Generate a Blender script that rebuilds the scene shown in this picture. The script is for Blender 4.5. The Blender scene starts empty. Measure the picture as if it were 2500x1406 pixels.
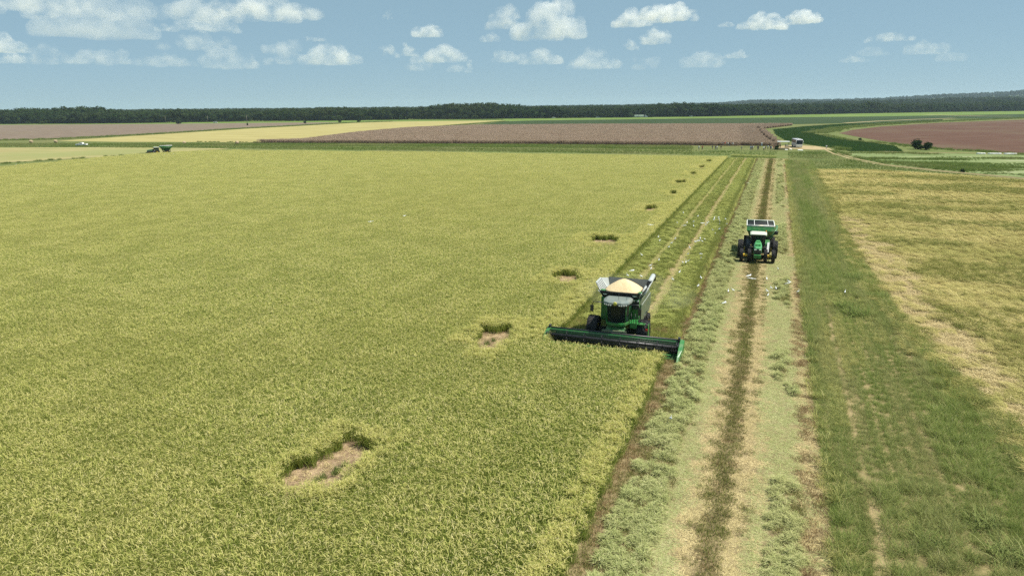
import bpy, bmesh, math, random
import numpy as np
from mathutils import Vector, Matrix, noise as mnoise
rad = math.radians
scene = bpy.context.scene
col = scene.collection

# ------------------------------------------------------------------ camera
F, CAM_H = 1690.0, 18.0
PITCH, YAW, ROLL = rad(-14.63), rad(20.6), rad(0.55)
_f = Vector((-math.sin(YAW) * math.cos(PITCH), math.cos(YAW) * math.cos(PITCH), math.sin(PITCH)))
_r0 = Vector((math.cos(YAW), math.sin(YAW), 0)); _u0 = _r0.cross(_f)
_r = _r0 * math.cos(ROLL) - _u0 * math.sin(ROLL)
_u = _u0 * math.cos(ROLL) + _r0 * math.sin(ROLL)
cd = bpy.data.cameras.new('camera'); cam = bpy.data.objects.new('camera', cd); col.objects.link(cam)
cd.sensor_width = 36; cd.lens = 36 * F / 2500; cd.clip_start = 0.5; cd.clip_end = 90000
M = Matrix((_r, _u, -_f)).transposed().to_4x4(); M.translation = (0, 0, CAM_H)
cam.matrix_world = M
scene.camera = cam

def at(px, py, z=0.0):
    """photo pixel -> world point on the level z"""
    d = _f + _r * ((px - 1250) / F) - _u * ((py - 703) / F)
    t = (z - CAM_H) / d.z
    return Vector((d.x * t, d.y * t, z))
def ray(px, py):
    return (_f + _r * ((px - 1250) / F) - _u * ((py - 703) / F))
def project(x, y, z=0.0):
    dx, dy, dz = x, y, z - CAM_H
    w = dx * _f.x + dy * _f.y + dz * _f.z
    w = np.where(np.abs(w) < 1e-3, 1e-3, w)
    return 1250 + F * (dx * _r.x + dy * _r.y + dz * _r.z) / w, 703 - F * (dx * _u.x + dy * _u.y + dz * _u.z) / w, w

# ------------------------------------------------------------------ sky, sun, exposure
SUN_EL, SUN_AZ = rad(62), rad(72)          # azimuth clockwise from +Y
w = bpy.data.worlds.new('World'); scene.world = w; w.use_nodes = True
nt = w.node_tree
sky = nt.nodes.new('ShaderNodeTexSky'); sky.sky_type = 'NISHITA'; sky.sun_disc = False
sky.sun_elevation = SUN_EL; sky.sun_rotation = SUN_AZ
sky.air_density = 0.6; sky.dust_density = 0.1; sky.ozone_density = 2.0; sky.altitude = 30
bg = nt.nodes['Background']; bg.inputs['Strength'].default_value = 0.075
hz_mix = nt.nodes.new('ShaderNodeMix'); hz_mix.data_type = 'RGBA'; hz_mix.inputs[0].default_value = .82      # humid summer air evens the sky out
hz_mix.inputs[7].default_value = (2.08, 3.3, 3.92, 1)
nt.links.new(sky.outputs[0], hz_mix.inputs[6]); nt.links.new(hz_mix.outputs[2], bg.inputs['Color'])
sd = bpy.data.lights.new('sun', 'SUN'); sd.energy = 4.2; sd.angle = rad(0.55); sd.color = (1, 0.95, 0.86)
so = bpy.data.objects.new('sun', sd); col.objects.link(so)
so.rotation_euler = Vector((math.sin(SUN_AZ) * math.cos(SUN_EL), math.cos(SUN_AZ) * math.cos(SUN_EL), math.sin(SUN_EL))).to_track_quat('Z', 'Y').to_euler()
so.location = (30, 20, 60)
vs = scene.view_settings
vs.view_transform = 'Standard'; vs.look = 'None'; vs.gamma = 1; vs.use_curve_mapping = False; vs.exposure = 0.85
cy = scene.cycles
cy.max_bounces = 8; cy.diffuse_bounces = 2; cy.glossy_bounces = 2; cy.transmission_bounces = 3; cy.transparent_max_bounces = 8
cy.volume_bounces = 7; cy.use_denoising = False; cy.denoiser = 'OPENIMAGEDENOISE'; cy.denoising_input_passes = 'RGB_ALBEDO_NORMAL'; cy.caustics_reflective = False; cy.caustics_refractive = False
cy.sample_clamp_indirect = 6; cy.use_adaptive_sampling = False

# ------------------------------------------------------------------ helpers: naming
def tag(o, label=None, cat=None, group=None, kind=None):
    if label: o['label'] = label
    if cat: o['category'] = cat
    if group: o['group'] = group
    if kind: o['kind'] = kind
    return o
def empty(name, loc=(0, 0, 0), rz=0.0):
    o = bpy.data.objects.new(name, None); col.objects.link(o)
    o.location = loc; o.rotation_euler = (0, 0, rz); o.empty_display_size = 0.3
    return o
def copy_tree(o, parent=None):
    c = o.copy(); col.objects.link(c); c.parent = parent
    for ch in list(o.children): copy_tree(ch, c)
    return c

# ------------------------------------------------------------------ helpers: materials
MATS = {}
def srgb(h):
    h = h.lstrip('#'); v = [int(h[i:i + 2], 16) / 255 for i in (0, 2, 4)]
    return tuple(x / 12.92 if x < .04045 else ((x + .055) / 1.055) ** 2.4 for x in v)
def new_mat(name):
    m = bpy.data.materials.new(name); m.use_nodes = True; MATS[name] = m
    t = m.node_tree; t.nodes.clear()
    out = t.nodes.new('ShaderNodeOutputMaterial')
    return m, t, out
def N(t, typ, **kw):
    n = t.nodes.new('ShaderNode' + typ)
    for k, v in kw.items():
        if k.startswith('i_'):
            key = k[2:]
            key = int(key) if key.isdigit() else key
            n.inputs[key].default_value = v
        else: setattr(n, k, v)
    return n
def ramp(t, stops, fac):
    r = t.nodes.new('ShaderNodeValToRGB'); e = r.color_ramp.elements
    while len(e) > 1: e.remove(e[-1])
    e[0].position = stops[0][0]; e[0].color = (*stops[0][1], 1)
    for p, c in stops[1:]:
        x = e.new(p); x.color = (*c, 1)
    t.links.new(fac, r.inputs[0]); return r.outputs[0]
def mixc(t, fac, a, b, mode='MIX'):
    m = t.nodes.new('ShaderNodeMix'); m.data_type = 'RGBA'; m.blend_type = mode
    for s, v in ((0, fac), (6, a), (7, b)):
        if hasattr(v, 'links') or hasattr(v, 'is_linked'): t.links.new(v, m.inputs[s])
        elif s == 0: m.inputs[0].default_value = v
        else: m.inputs[s].default_value = (*v, 1)
    return m.outputs[2]
def math_(t, op, a, b=0.0, clamp=False):
    m = t.nodes.new('ShaderNodeMath'); m.operation = op; m.use_clamp = clamp
    for s, v in ((0, a), (1, b)):
        if hasattr(v, 'is_linked'): t.links.new(v, m.inputs[s])
        else: m.inputs[s].default_value = v
    return m.outputs[0]
def pos_noise(t, scale, stretch=(1, 1, 1), detail=3, rough=.55, world=True, rot=0.0):
    src = N(t, 'NewGeometry').outputs['Position'] if world else N(t, 'TexCoord').outputs['Object']
    mp = N(t, 'Mapping'); mp.inputs['Scale'].default_value = stretch; mp.inputs['Rotation'].default_value = (0, 0, rot)
    t.links.new(src, mp.inputs[0])
    n = N(t, 'TexNoise'); n.inputs['Scale'].default_value = scale; n.inputs['Detail'].default_value = detail; n.inputs['Roughness'].default_value = rough
    t.links.new(mp.outputs[0], n.inputs['Vector'])
    return n.outputs['Fac']

def plant_mat(name, stops, big=(.03, .25), bigcol=None, bigamt=.5, stretch=(1, 1, 1), transl=.3, jitter=.35):
    """blades: per-blade tint attribute through a ramp, shifted by noise over the field"""
    m, t, out = new_mat(name)
    a = N(t, 'Attribute', attribute_name='tint').outputs['Fac']
    n1 = pos_noise(t, big[1], stretch, 3)
    f = math_(t, 'ADD', a, math_(t, 'MULTIPLY', math_(t, 'SUBTRACT', n1, .5), jitter * 2))
    c = ramp(t, stops, f)
    if bigcol:
        n2 = pos_noise(t, big[0], stretch, 4)
        k = N(t, 'MapRange', i_1=.42, i_2=.62, i_3=0.0, i_4=bigamt); t.links.new(n2, k.inputs[0])
        c = mixc(t, k.outputs[0], c, bigcol)
    d = N(t, 'BsdfDiffuse'); t.links.new(c, d.inputs[0])
    if transl > 0:
        tr = N(t, 'BsdfTranslucent'); t.links.new(c, tr.inputs[0])
        mx = N(t, 'MixShader', i_0=transl); t.links.new(d.outputs[0], mx.inputs[1]); t.links.new(tr.outputs[0], mx.inputs[2])
        t.links.new(mx.outputs[0], out.inputs[0])
    else: t.links.new(d.outputs[0], out.inputs[0])
    return m
def soil_mat(name, stops, scale=.6, stretch=(1, 1, 1), big=None, bump=.0, rough=.95, detail=6, rows=None, rot=0.0):
    m, t, out = new_mat(name)
    n = pos_noise(t, scale, stretch, detail, .65, rot=rot)
    if rows:
        n0 = pos_noise(t, rows[0], rows[1], 2, .5, rot=rot)
        n = math_(t, 'ADD', math_(t, 'MULTIPLY', n, 1 - rows[2]), math_(t, 'MULTIPLY', n0, rows[2]))
    c = ramp(t, stops, n)
    if big:
        n2 = pos_noise(t, big[0], (1, 1, 1), 4)
        k = N(t, 'MapRange', i_1=big[2], i_2=big[3], i_3=0.0, i_4=big[4]); t.links.new(n2, k.inputs[0])
        c = mixc(t, k.outputs[0], c, big[1])
    p = N(t, 'BsdfPrincipled'); p.inputs['Roughness'].default_value = rough; p.inputs['Specular IOR Level'].default_value = .1
    t.links.new(c, p.inputs['Base Color'])
    if bump:
        b = N(t, 'Bump', i_0=bump, i_1=.3); t.links.new(n, b.inputs['Height']); t.links.new(b.outputs[0], p.inputs['Normal'])
    t.links.new(p.outputs[0], out.inputs[0])
    return m
def paint(name, c, rough=.4, metal=0.0, dust=.25, dustcol=(.32, .26, .15), spec=.5, scale=2.5):
    m, t, out = new_mat(name)
    n = pos_noise(t, scale, (1, 1, 1), 6, .65, world=False)
    k = N(t, 'MapRange', i_1=.42, i_2=.75, i_3=0.02, i_4=dust); t.links.new(n, k.inputs[0])
    cc = mixc(t, k.outputs[0], c, dustcol)
    p = N(t, 'BsdfPrincipled'); p.inputs['Metallic'].default_value = metal; p.inputs['Specular IOR Level'].default_value = spec
    t.links.new(cc, p.inputs['Base Color'])
    r = math_(t, 'ADD', math_(t, 'MULTIPLY', n, .25), rough - .1); t.links.new(r, p.inputs['Roughness'])
    t.links.new(p.outputs[0], out.inputs[0])
    return m

# ------------------------------------------------------------------ helpers: meshes
class MB:
    """collects shapes and links them as ONE mesh object"""
    def __init__(s): s.v = []; s.f = []; s.mi = []; s.m = 0; s.sm = []
    def add(s, vs, fs, smooth=False):
        o = len(s.v); s.v += [tuple(v) for v in vs]
        for f in fs: s.f.append(tuple(i + o for i in f)); s.mi.append(s.m); s.sm.append(smooth)
    def box(s, x0, x1, y0, y1, z0, z1, M=None):
        v = [(x, y, z) for z in (z0, z1) for y in (y0, y1) for x in (x0, x1)]
        if M is not None: v = [tuple(M @ Vector(p)) for p in v]
        s.add(v, [(0, 2, 3, 1), (4, 5, 7, 6), (0, 1, 5, 4), (2, 6, 7, 3), (0, 4, 6, 2), (1, 3, 7, 5)])
    def hexa(s, lo, hi):
        """two 4-corner loops, bottom and top"""
        s.add(list(lo) + list(hi), [(3, 2, 1, 0), (4, 5, 6, 7)] + [(i, (i + 1) % 4, (i + 1) % 4 + 4, i + 4) for i in range(4)])
    def prism(s, poly, axis, a, b):
        """polygon in the two other axes swept along axis from a to b"""
        n = len(poly)
        def P(p, k):
            return {'x': (k, p[0], p[1]), 'y': (p[0], k, p[1]), 'z': (p[0], p[1], k)}[axis]
        s.add([P(p, a) for p in poly] + [P(p, b) for p in poly],
              [tuple(range(n))[::-1], tuple(range(n, 2 * n))] + [(i, (i + 1) % n, (i + 1) % n + n, i + n) for i in range(n)])
    def tube(s, path, radii, n=8, caps=True, smooth=True, flat=1.0):
        path = [Vector(p) for p in path]
        if not hasattr(radii, '__len__'): radii = [radii] * len(path)
        rings = []; prev = None
        for i, p in enumerate(path):
            d = (path[min(i + 1, len(path) - 1)] - path[max(i - 1, 0)]).normalized()
            if prev is None:
                a = d.orthogonal().normalized() if abs(d.z) > .95 else d.cross(Vector((0, 0, 1))).normalized()
            else: a = (prev - d * prev.dot(d)).normalized()
            b = d.cross(a); prev = a
            rings.append([p + (a * math.cos(2 * math.pi * k / n) + b * math.sin(2 * math.pi * k / n) * flat) * radii[i] for k in range(n)])
        vs = [v for r in rings for v in r]; fs = []
        for i in range(len(rings) - 1):
            for k in range(n):
                fs.append((i * n + k, i * n + (k + 1) % n, (i + 1) * n + (k + 1) % n, (i + 1) * n + k))
        s.add(vs, fs, smooth)
        if caps:
            o = len(s.v) - len(vs)
            s.f += [tuple(o + k for k in range(n))[::-1], tuple(o + len(vs) - n + k for k in range(n))]; s.mi += [s.m] * 2; s.sm += [False] * 2
    def lathe(s, prof, n=32, axis='x', c=(0, 0, 0), smooth=True):
        """profile (along-axis, radius) turned about an axis through c"""
        vs = []; fs = []; m = len(prof)
        for k in range(n):
            a = 2 * math.pi * k / n; ca, sa = math.cos(a), math.sin(a)
            for (h, r) in prof:
                p = {'x': (h, r * ca, r * sa), 'y': (r * ca, h, r * sa), 'z': (r * ca, r * sa, h)}[axis]
                vs.append((p[0] + c[0], p[1] + c[1], p[2] + c[2]))
        for k in range(n):
            for j in range(m - 1):
                fs.append((k * m + j, k * m + j + 1, ((k + 1) % n) * m + j + 1, ((k + 1) % n) * m + j))
        s.add(vs, fs, smooth)
    def ball(s, c, r, n=10, m=6):
        vs = []; fs = []
        r = r if hasattr(r, '__len__') else (r, r, r)
        for i in range(m + 1):
            th = math.pi * i / m
            for k in range(n):
                a = 2 * math.pi * k / n
                vs.append((c[0] + r[0] * math.sin(th) * math.cos(a), c[1] + r[1] * math.sin(th) * math.sin(a), c[2] + r[2] * math.cos(th)))
        for i in range(m):
            for k in range(n): fs.append((i * n + k, (i + 1) * n + k, (i + 1) * n + (k + 1) % n, i * n + (k + 1) % n))
        s.add(vs, fs, True)
    def mesh(s, name, mats, bevel=0.0):
        me = bpy.data.meshes.new(name)
        me.from_pydata(s.v, [], s.f)
        for m in (mats if isinstance(mats, (list, tuple)) else [mats]): me.materials.append(m)
        me.polygons.foreach_set('material_index', s.mi); me.polygons.foreach_set('use_smooth', s.sm)
        bm = bmesh.new(); bm.from_mesh(me)
        bmesh.ops.recalc_face_normals(bm, faces=bm.faces)
        if bevel:
            es = [e for e in bm.edges if len(e.link_faces) == 2 and e.calc_face_angle(0) > .5 and not (e.link_faces[0].smooth or e.link_faces[1].smooth)]
            bmesh.ops.bevel(bm, geom=es, offset=bevel, segments=2, affect='EDGES', profile=.6, clamp_overlap=True)
        bm.to_mesh(me); bm.free(); me.update()
        return me
    def build(s, name, mats, parent=None, bevel=0.0):
        o = bpy.data.objects.new(name, s.mesh(name, mats, bevel)); col.objects.link(o); o.parent = parent
        return o

def np_mesh(name, V, Q, mat, tint=None):
    me = bpy.data.meshes.new(name)
    V = np.asarray(V, np.float32); Q = np.asarray(Q, np.int32); k = Q.shape[1]
    me.vertices.add(len(V)); me.vertices.foreach_set('co', V.ravel())
    me.loops.add(Q.size); me.loops.foreach_set('vertex_index', Q.ravel())
    me.polygons.add(len(Q)); me.polygons.foreach_set('loop_start', np.arange(0, Q.size, k, dtype=np.int32))
    me.update(calc_edges=True)
    if tint is not None:
        a = me.attributes.new('tint', 'FLOAT', 'POINT'); a.data.foreach_set('value', np.asarray(tint, np.float32))
    for m in (mat if isinstance(mat, list) else [mat]): me.materials.append(m)
    return me

def blades(rng, xy, L, wid, az, lean, bend, segs, tint, z0=0.0, tipw=.15, basew=.7, tipt=0.0, twist=.6):
    """n curved ribbons as arrays: roots xy, lengths, widths, azimuths, start lean and total bend (radians)"""
    n = len(xy)
    d = np.stack([np.cos(az), np.sin(az)], 1)
    tw = az + np.pi / 2 + rng.normal(0, twist, n)
    side = np.stack([np.cos(tw), np.sin(tw), np.zeros(n)], 1)
    P = np.zeros((n, segs + 1, 3)); P[:, 0, :2] = xy; P[:, 0, 2] = z0
    for i in range(segs):
        th = lean + bend * ((i + .5) / segs); st = L / segs
        P[:, i + 1, :2] = P[:, i, :2] + d * (np.sin(th) * st)[:, None]
        P[:, i + 1, 2] = P[:, i, 2] + np.cos(th) * st
    tt = np.linspace(0, 1, segs + 1)
    prof = np.interp(tt, [0, .4, 1], [basew, 1, tipw])
    off = side[:, None, :] * (wid[:, None] * prof[None, :] * .5)[:, :, None]
    V = np.stack([P - off, P + off], 2).reshape(-1, 3)
    b = (np.arange(n) * (segs + 1) * 2)[:, None] + (np.arange(segs) * 2)[None, :]
    Q = np.stack([b, b + 1, b + 3, b + 2], 2).reshape(-1, 4)
    T = (tint[:, None] + tipt * tt[None, :]).repeat(2, 1).reshape(-1)
    return V, Q, T
def merge(parts):
    Vs, Qs, Ts = [], [], []; o = 0
    for V, Q, T in parts:
        Vs.append(V); Qs.append(Q + o); Ts.append(T); o += len(V)
    return np.concatenate(Vs), np.concatenate(Qs), np.concatenate(Ts)

def gn_group(name, coll):
    g = bpy.data.node_groups.new(name, 'GeometryNodeTree')
    g.interface.new_socket('Geometry', in_out='INPUT', socket_type='NodeSocketGeometry')
    g.interface.new_socket('Geometry', in_out='OUTPUT', socket_type='NodeSocketGeometry')
    n = g.nodes; L = g.links
    gi = n.new('NodeGroupInput'); go = n.new('NodeGroupOutput')
    iop = n.new('GeometryNodeInstanceOnPoints'); ci = n.new('GeometryNodeCollectionInfo')
    ci.inputs['Collection'].default_value = coll; ci.inputs['Separate Children'].default_value = True; ci.inputs['Reset Children'].default_value = True
    def att(nm, ty):
        a = n.new('GeometryNodeInputNamedAttribute'); a.data_type = ty; a.inputs['Name'].default_value = nm
        return a.outputs['Attribute']
    iop.inputs['Pick Instance'].default_value = True
    L.new(gi.outputs[0], iop.inputs['Points']); L.new(ci.outputs[0], iop.inputs['Instance'])
    L.new(att('idx', 'INT'), iop.inputs['Instance Index'])
    L.new(att('rot', 'FLOAT_VECTOR'), iop.inputs['Rotation']); L.new(att('scl', 'FLOAT_VECTOR'), iop.inputs['Scale'])
    L.new(iop.outputs[0], go.inputs[0])
    return g
_vc = {}
def scatter(name, meshes, pts, rng, label=None, cat=None, scl=(.85, 1.15), zscl=None, rot=None, tilt=0.0, idx=None, sarr=None):
    """one 'stuff' object: many small clumps spread on points"""
    pts = np.asarray(pts, np.float32)
    if len(pts) == 0: return None
    if pts.shape[1] == 2: pts = np.concatenate([pts, np.zeros((len(pts), 1), np.float32)], 1)
    key = tuple(m.name for m in meshes)
    if key not in _vc:
        c = bpy.data.collections.new(name + '_kinds')
        for i, m in enumerate(meshes):
            o = bpy.data.objects.new('%s_kind_%02d' % (name, i), m); c.objects.link(o)
        _vc[key] = gn_group(name + '_spread', c)
    n = len(pts)
    me = bpy.data.meshes.new(name); me.vertices.add(n); me.vertices.foreach_set('co', pts.ravel()); me.update()
    r = np.zeros((n, 3), np.float32); r[:, 2] = rng.uniform(0, 6.283, n) if rot is None else rot
    if tilt: r[:, 0] = rng.normal(0, tilt, n)
    s = rng.uniform(scl[0], scl[1], n) if sarr is None else np.asarray(sarr)
    S = np.stack([s, s, s if zscl is None else s * zscl], 1).astype(np.float32)
    a = me.attributes.new('rot', 'FLOAT_VECTOR', 'POINT'); a.data.foreach_set('vector', r.ravel())
    a = me.attributes.new('scl', 'FLOAT_VECTOR', 'POINT'); a.data.foreach_set('vector', S.ravel())
    a = me.attributes.new('idx', 'INT', 'POINT'); a.data.foreach_set('value', (rng.integers(0, len(meshes), n) if idx is None else idx).astype(np.int32))
    o = bpy.data.objects.new(name, me); col.objects.link(o)
    md = o.modifiers.new('spread', 'NODES'); md.node_group = _vc[key]
    tag(o, label, cat, None, 'stuff')
    return o

def grid_pts(x0, x1, y0, y1, s, rng, jit=.45):
    X, Y = np.meshgrid(np.arange(x0 + s / 2, x1, s), np.arange(y0 + s / 2, y1, s))
    P = np.stack([X.ravel(), Y.ravel()], 1)
    return P + rng.uniform(-jit, jit, P.shape) * s
def in_poly(P, poly):
    x, y = P[:, 0], P[:, 1]; c = np.zeros(len(P), bool); j = len(poly) - 1
    for i in range(len(poly)):
        xi, yi = poly[i][0], poly[i][1]; xj, yj = poly[j][0], poly[j][1]
        if yi != yj:
            c ^= ((yi > y) != (yj > y)) & (x < (xj - xi) * (y - yi) / (yj - yi) + xi)
        j = i
    return c
def seen(P, mx=260, my=320):
    px, py, w_ = project(P[:, 0], P[:, 1], 0.5)
    return (w_ > 0) & (px > -mx) & (px < 2500 + mx) & (py < 1406 + my)
def dist_line(P, line):
    best = np.full(len(P), 1e9)
    for a, b in zip(line[:-1], line[1:]):
        a = np.array(a[:2]); b = np.array(b[:2]); ab = b - a
        t = np.clip(((P - a) @ ab) / (ab @ ab), 0, 1)
        best = np.minimum(best, np.linalg.norm(P - (a + t[:, None] * ab), axis=1))
    return best
def fbm(P, s, seed=0, oct=3):
    """cheap vectorised value noise in 0..1"""
    out = np.zeros(len(P)); amp = 1; tot = 0
    for o in range(oct):
        q = P * s * 2 ** o + seed * 17.3 + o * 31.7
        i = np.floor(q).astype(np.int64); f = q - i; f = f * f * (3 - 2 * f)
        def h(a, b):
            k = (a * 374761393 + b * 668265263 + seed * 974711 + o * 1013) & 0x7fffffff
            k = ((k ^ (k >> 13)) * 1274126177) & 0x7fffffff
            return ((k ^ (k >> 16)) & 0xffff) / 65535.0
        v = (h(i[:, 0], i[:, 1]) * (1 - f[:, 0]) + h(i[:, 0] + 1, i[:, 1]) * f[:, 0]) * (1 - f[:, 1]) + \
            (h(i[:, 0], i[:, 1] + 1) * (1 - f[:, 0]) + h(i[:, 0] + 1, i[:, 1] + 1) * f[:, 0]) * f[:, 1]
        out += v * amp; tot += amp; amp *= .5
    return out / tot
def sheet(name, poly, z, mat, kind='structure', label=None, cat=None):
    bm = bmesh.new()
    f = bm.faces.new([bm.verts.new((p[0], p[1], z)) for p in poly])
    bmesh.ops.triangulate(bm, faces=[f]); bmesh.ops.recalc_face_normals(bm, faces=bm.faces)
    for f in bm.faces:
        if f.normal.z < 0: f.normal_flip()
    me = bpy.data.meshes.new(name); bm.to_mesh(me); bm.free(); me.materials.append(mat)
    o = bpy.data.objects.new(name, me); col.objects.link(o); tag(o, label, cat, None, kind)
    return o
def px_poly(pts, z=0.0): return [tuple(at(p[0], p[1], z)) for p in pts]
def ribbon(name, line, width, z, mat, **kw):
    L, R = [], []
    line = [Vector((p[0], p[1], 0)) for p in line]
    for i, p in enumerate(line):
        d = (line[min(i + 1, len(line) - 1)] - line[max(i - 1, 0)]).normalized(); s = Vector((-d.y, d.x, 0)) * width / 2
        L.append(p + s); R.append(p - s)
    me = bpy.data.meshes.new(name); n = len(line)
    me.from_pydata([(p.x, p.y, z) for p in L] + [(p.x, p.y, z) for p in R], [], [(i, i + n, i + n + 1, i + 1) for i in range(n - 1)])
    me.materials.append(mat); o = bpy.data.objects.new(name, me); col.objects.link(o); tag(o, kind='structure')
    for p in me.polygons:
        if p.normal.z < 0: p.flip()
    return o

# ================================================================== THE LAND
m_ground = soil_mat('ground_grass', [(.25, (.060, .085, .024)), (.5, (.105, .130, .036)), (.72, (.17, .165, .065))], .12, (1, 1.4, 1), big=(.02, (.14, .13, .055), .45, .65, .6), detail=9)
G_EXT = 30000
me = bpy.data.meshes.new('ground')
me.from_pydata([(-G_EXT, -400, 0), (G_EXT, -400, 0), (G_EXT, G_EXT, 0), (-G_EXT, G_EXT, 0)], [], [(0, 1, 2, 3)]); me.materials.append(m_ground)
o = bpy.data.objects.new('ground', me); col.objects.link(o); tag(o, kind='structure')

m_soil = soil_mat('field_soil', [(.3, (.12, .095, .048)), (.55, (.21, .165, .085)), (.75, (.32, .25, .14))], 1.2, detail=8)
m_bare = soil_mat('bare_soil', [(.3, (.10, .068, .042)), (.5, (.22, .155, .095)), (.68, (.38, .28, .175))], 1.5, detail=8)
m_yellow = soil_mat('yellow_field_soil', [(.3, (.235, .20, .075)), (.5, (.30, .26, .105)), (.7, (.37, .32, .135))], .06, (.35, 1.6, 1), detail=8, big=(.012, (.30, .27, .10), .5, .7, .6), rot=.35)
m_brown = soil_mat('brown_field_soil', [(.3, (.118, .088, .066)), (.5, (.155, .118, .088)), (.7, (.20, .152, .115))], .09, (.6, 1.5, 1), detail=9, big=(.01, (.155, .125, .08), .5, .7, .5))
m_red = soil_mat('red_field_soil', [(.3, (.062, .032, .021)), (.5, (.092, .048, .032)), (.7, (.13, .076, .051))], .12, (.5, 1, 1), detail=9, big=(.016, (.115, .082, .05), .48, .66, .75), rows=(1.0, (.05, 1, 1), .4), rot=-.05)
m_soy_far = soil_mat('soybean_field_green', [(.3, (.020, .037, .011)), (.5, (.027, .047, .014)), (.7, (.038, .060, .018))], .05, (.3, 1.5, 1), detail=9, big=(.008, (.042, .062, .02), .45, .7, .6))
m_verge = soil_mat('verge_grass', [(.3, (.075, .125, .026)), (.5, (.11, .165, .034)), (.7, (.16, .20, .055))], .05, (.3, 1, 1), detail=8)
m_tan = soil_mat('cut_field_straw', [(.28, (.185, .17, .070)), (.5, (.28, .24, .105)), (.7, (.37, .305, .16))], .10, (.25, 1.6, 1), detail=9, big=(.015, (.20, .215, .078), .42, .62, .8))
m_track = soil_mat('track_dirt', [(.3, (.20, .155, .08)), (.5, (.33, .26, .14)), (.7, (.42, .33, .19))], .5, detail=8)
m_waste = soil_mat('rough_grass', [(.26, (.075, .11, .034)), (.46, (.14, .18, .066)), (.60, (.19, .22, .095)), (.72, (.36, .33, .24))], .10, (.35, 1.2, 1), detail=9)
m_road = soil_mat('road_surface', [(.3, (.20, .19, .17)), (.7, (.30, .28, .25))], .5)

# far fields, photo outline -> ground
sheet('yellow_field', px_poly([(138, 345), (350, 331), (600, 315), (700, 310), (870, 300.5), (960, 297.5), (1235, 294.5), (1130, 303), (1000, 313), (870, 326), (740, 344), (690, 348), (300, 347)]), .06, m_yellow)
sheet('brown_field', px_poly([(-260, 306), (0, 305.5), (420, 303), (700, 300), (850, 299.5), (700, 308), (600, 313), (350, 329), (130, 340), (0, 342), (-260, 350)]), .06, m_brown)
sheet('soybean_field', px_poly([(1150, 306.5), (1928, 304), (2060, 301.5), (2140, 300), (2300, 291), (2760, 286), (2760, 277), (2500, 279), (2130, 285), (1760, 289), (1300, 295), (1235, 297)]), .05, m_soy_far)
sheet('highway_verge', px_poly([(1160, 302), (1235, 297), (1300, 294.8), (1760, 288.8), (2130, 284.8), (2760, 276.8), (2760, 268.5), (2500, 271.5), (2100, 277), (1760, 284), (1565, 287), (1250, 290), (600, 296), (0, 303), (-260, 304.5), (-260, 306), (0, 305.5), (420, 303), (700, 300), (850, 299.5), (960, 297)]), .03, m_verge)
RED = [(2048, 326), (2080, 318), (2150, 309.5), (2300, 300), (2400, 296.5), (2500, 293), (2760, 288), (2760, 384), (2500, 376), (2330, 366), (2250, 357), (2180, 349), (2130, 341), (2085, 333)]
sheet('red_field', px_poly(RED), .05, m_red)
sheet('rough_ground', px_poly([(2085, 371), (2210, 373.5), (2500, 379), (2760, 388), (2760, 470), (2500, 434), (2300, 416), (2150, 399), (2075, 381)]), .03, m_waste)
sheet('cut_field', px_poly([(-260, 362), (0, 361), (340, 360), (560, 363.5), (440, 371), (250, 384), (0, 398), (-260, 420)]), .05, m_tan)
ROAD = [(2015, 362), (2022, 366.5), (2045, 377), (2090, 390), (2150, 402), (2300, 418.5), (2500, 436.5), (2760, 466)]
for dx in (-1.0, 1.0):
    L = [at(*p) for p in ROAD]; D = [(L[min(i + 1, len(L) - 1)] - L[max(i - 1, 0)]).normalized() for i in range(len(L))]
    ribbon('track', [(p.x - d.y * dx, p.y + d.x * dx) for p, d in zip(L, D)], .8, .05, m_track)
sheet('dirt_yard', px_poly([(1880, 359.5), (1925, 355), (1990, 357), (2022, 362), (2026, 366), (1985, 366), (1935, 364), (1890, 363)]), .035, m_track)
ribbon('levee_path', [at(*p) for p in ((2070, 366.5), (2210, 372.5), (2370, 374.5), (2480, 377), (2700, 384))], 1.6, .06, m_track)
ribbon('levee_path', [at(*p) for p in ((2062, 301), (2150, 296), (2240, 292), (2330, 289))], 7, .09, m_track)
ribbon('levee_path', [at(*p) for p in ((2260, 281), (2400, 284), (2470, 284.5))], 9, .09, m_track)

# ------------------------------------------------------------------ small plants that the scatters use
rng = np.random.default_rng(7)
m_rice = plant_mat('rice_plant', [(.0, (.098, .150, .028)), (.3, (.228, .300, .058)), (.55, (.395, .430, .112)), (.8, (.63, .575, .22)), (1.0, (.73, .65, .34))], big=(.022, .16), bigcol=(.46, .44, .14), bigamt=.25, transl=.45, jitter=.11)
m_straw = plant_mat('pale_straw', [(.0, (.11, .145, .040)), (.35, (.285, .32, .115)), (.7, (.44, .465, .205)), (1.0, (.60, .55, .31))], big=(.05, .5), bigcol=(.34, .30, .13), bigamt=.3, transl=.2, jitter=.25)
m_gstraw = plant_mat('green_straw', [(.0, (.10, .135, .030)), (.35, (.26, .300, .078)), (.7, (.43, .445, .14)), (1.0, (.57, .53, .23))], big=(.05, .5), bigcol=(.27, .27, .07), bigamt=.3, transl=.25, jitter=.25)
m_tanstraw = plant_mat('tan_straw', [(.0, (.21, .155, .07)), (.4, (.43, .34, .165)), (.75, (.56, .45, .235)), (1.0, (.66, .55, .31))], big=(.06, .5), bigcol=(.40, .37, .16), bigamt=.35, transl=.15, jitter=.25)
m_press = plant_mat('pressed_straw', [(.0, (.20, .22, .06)), (.4, (.36, .37, .12)), (.75, (.47, .46, .17)), (1.0, (.56, .51, .24))], big=(.05, .5), bigcol=(.42, .36, .15), bigamt=.4, transl=.2, jitter=.25)
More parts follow.
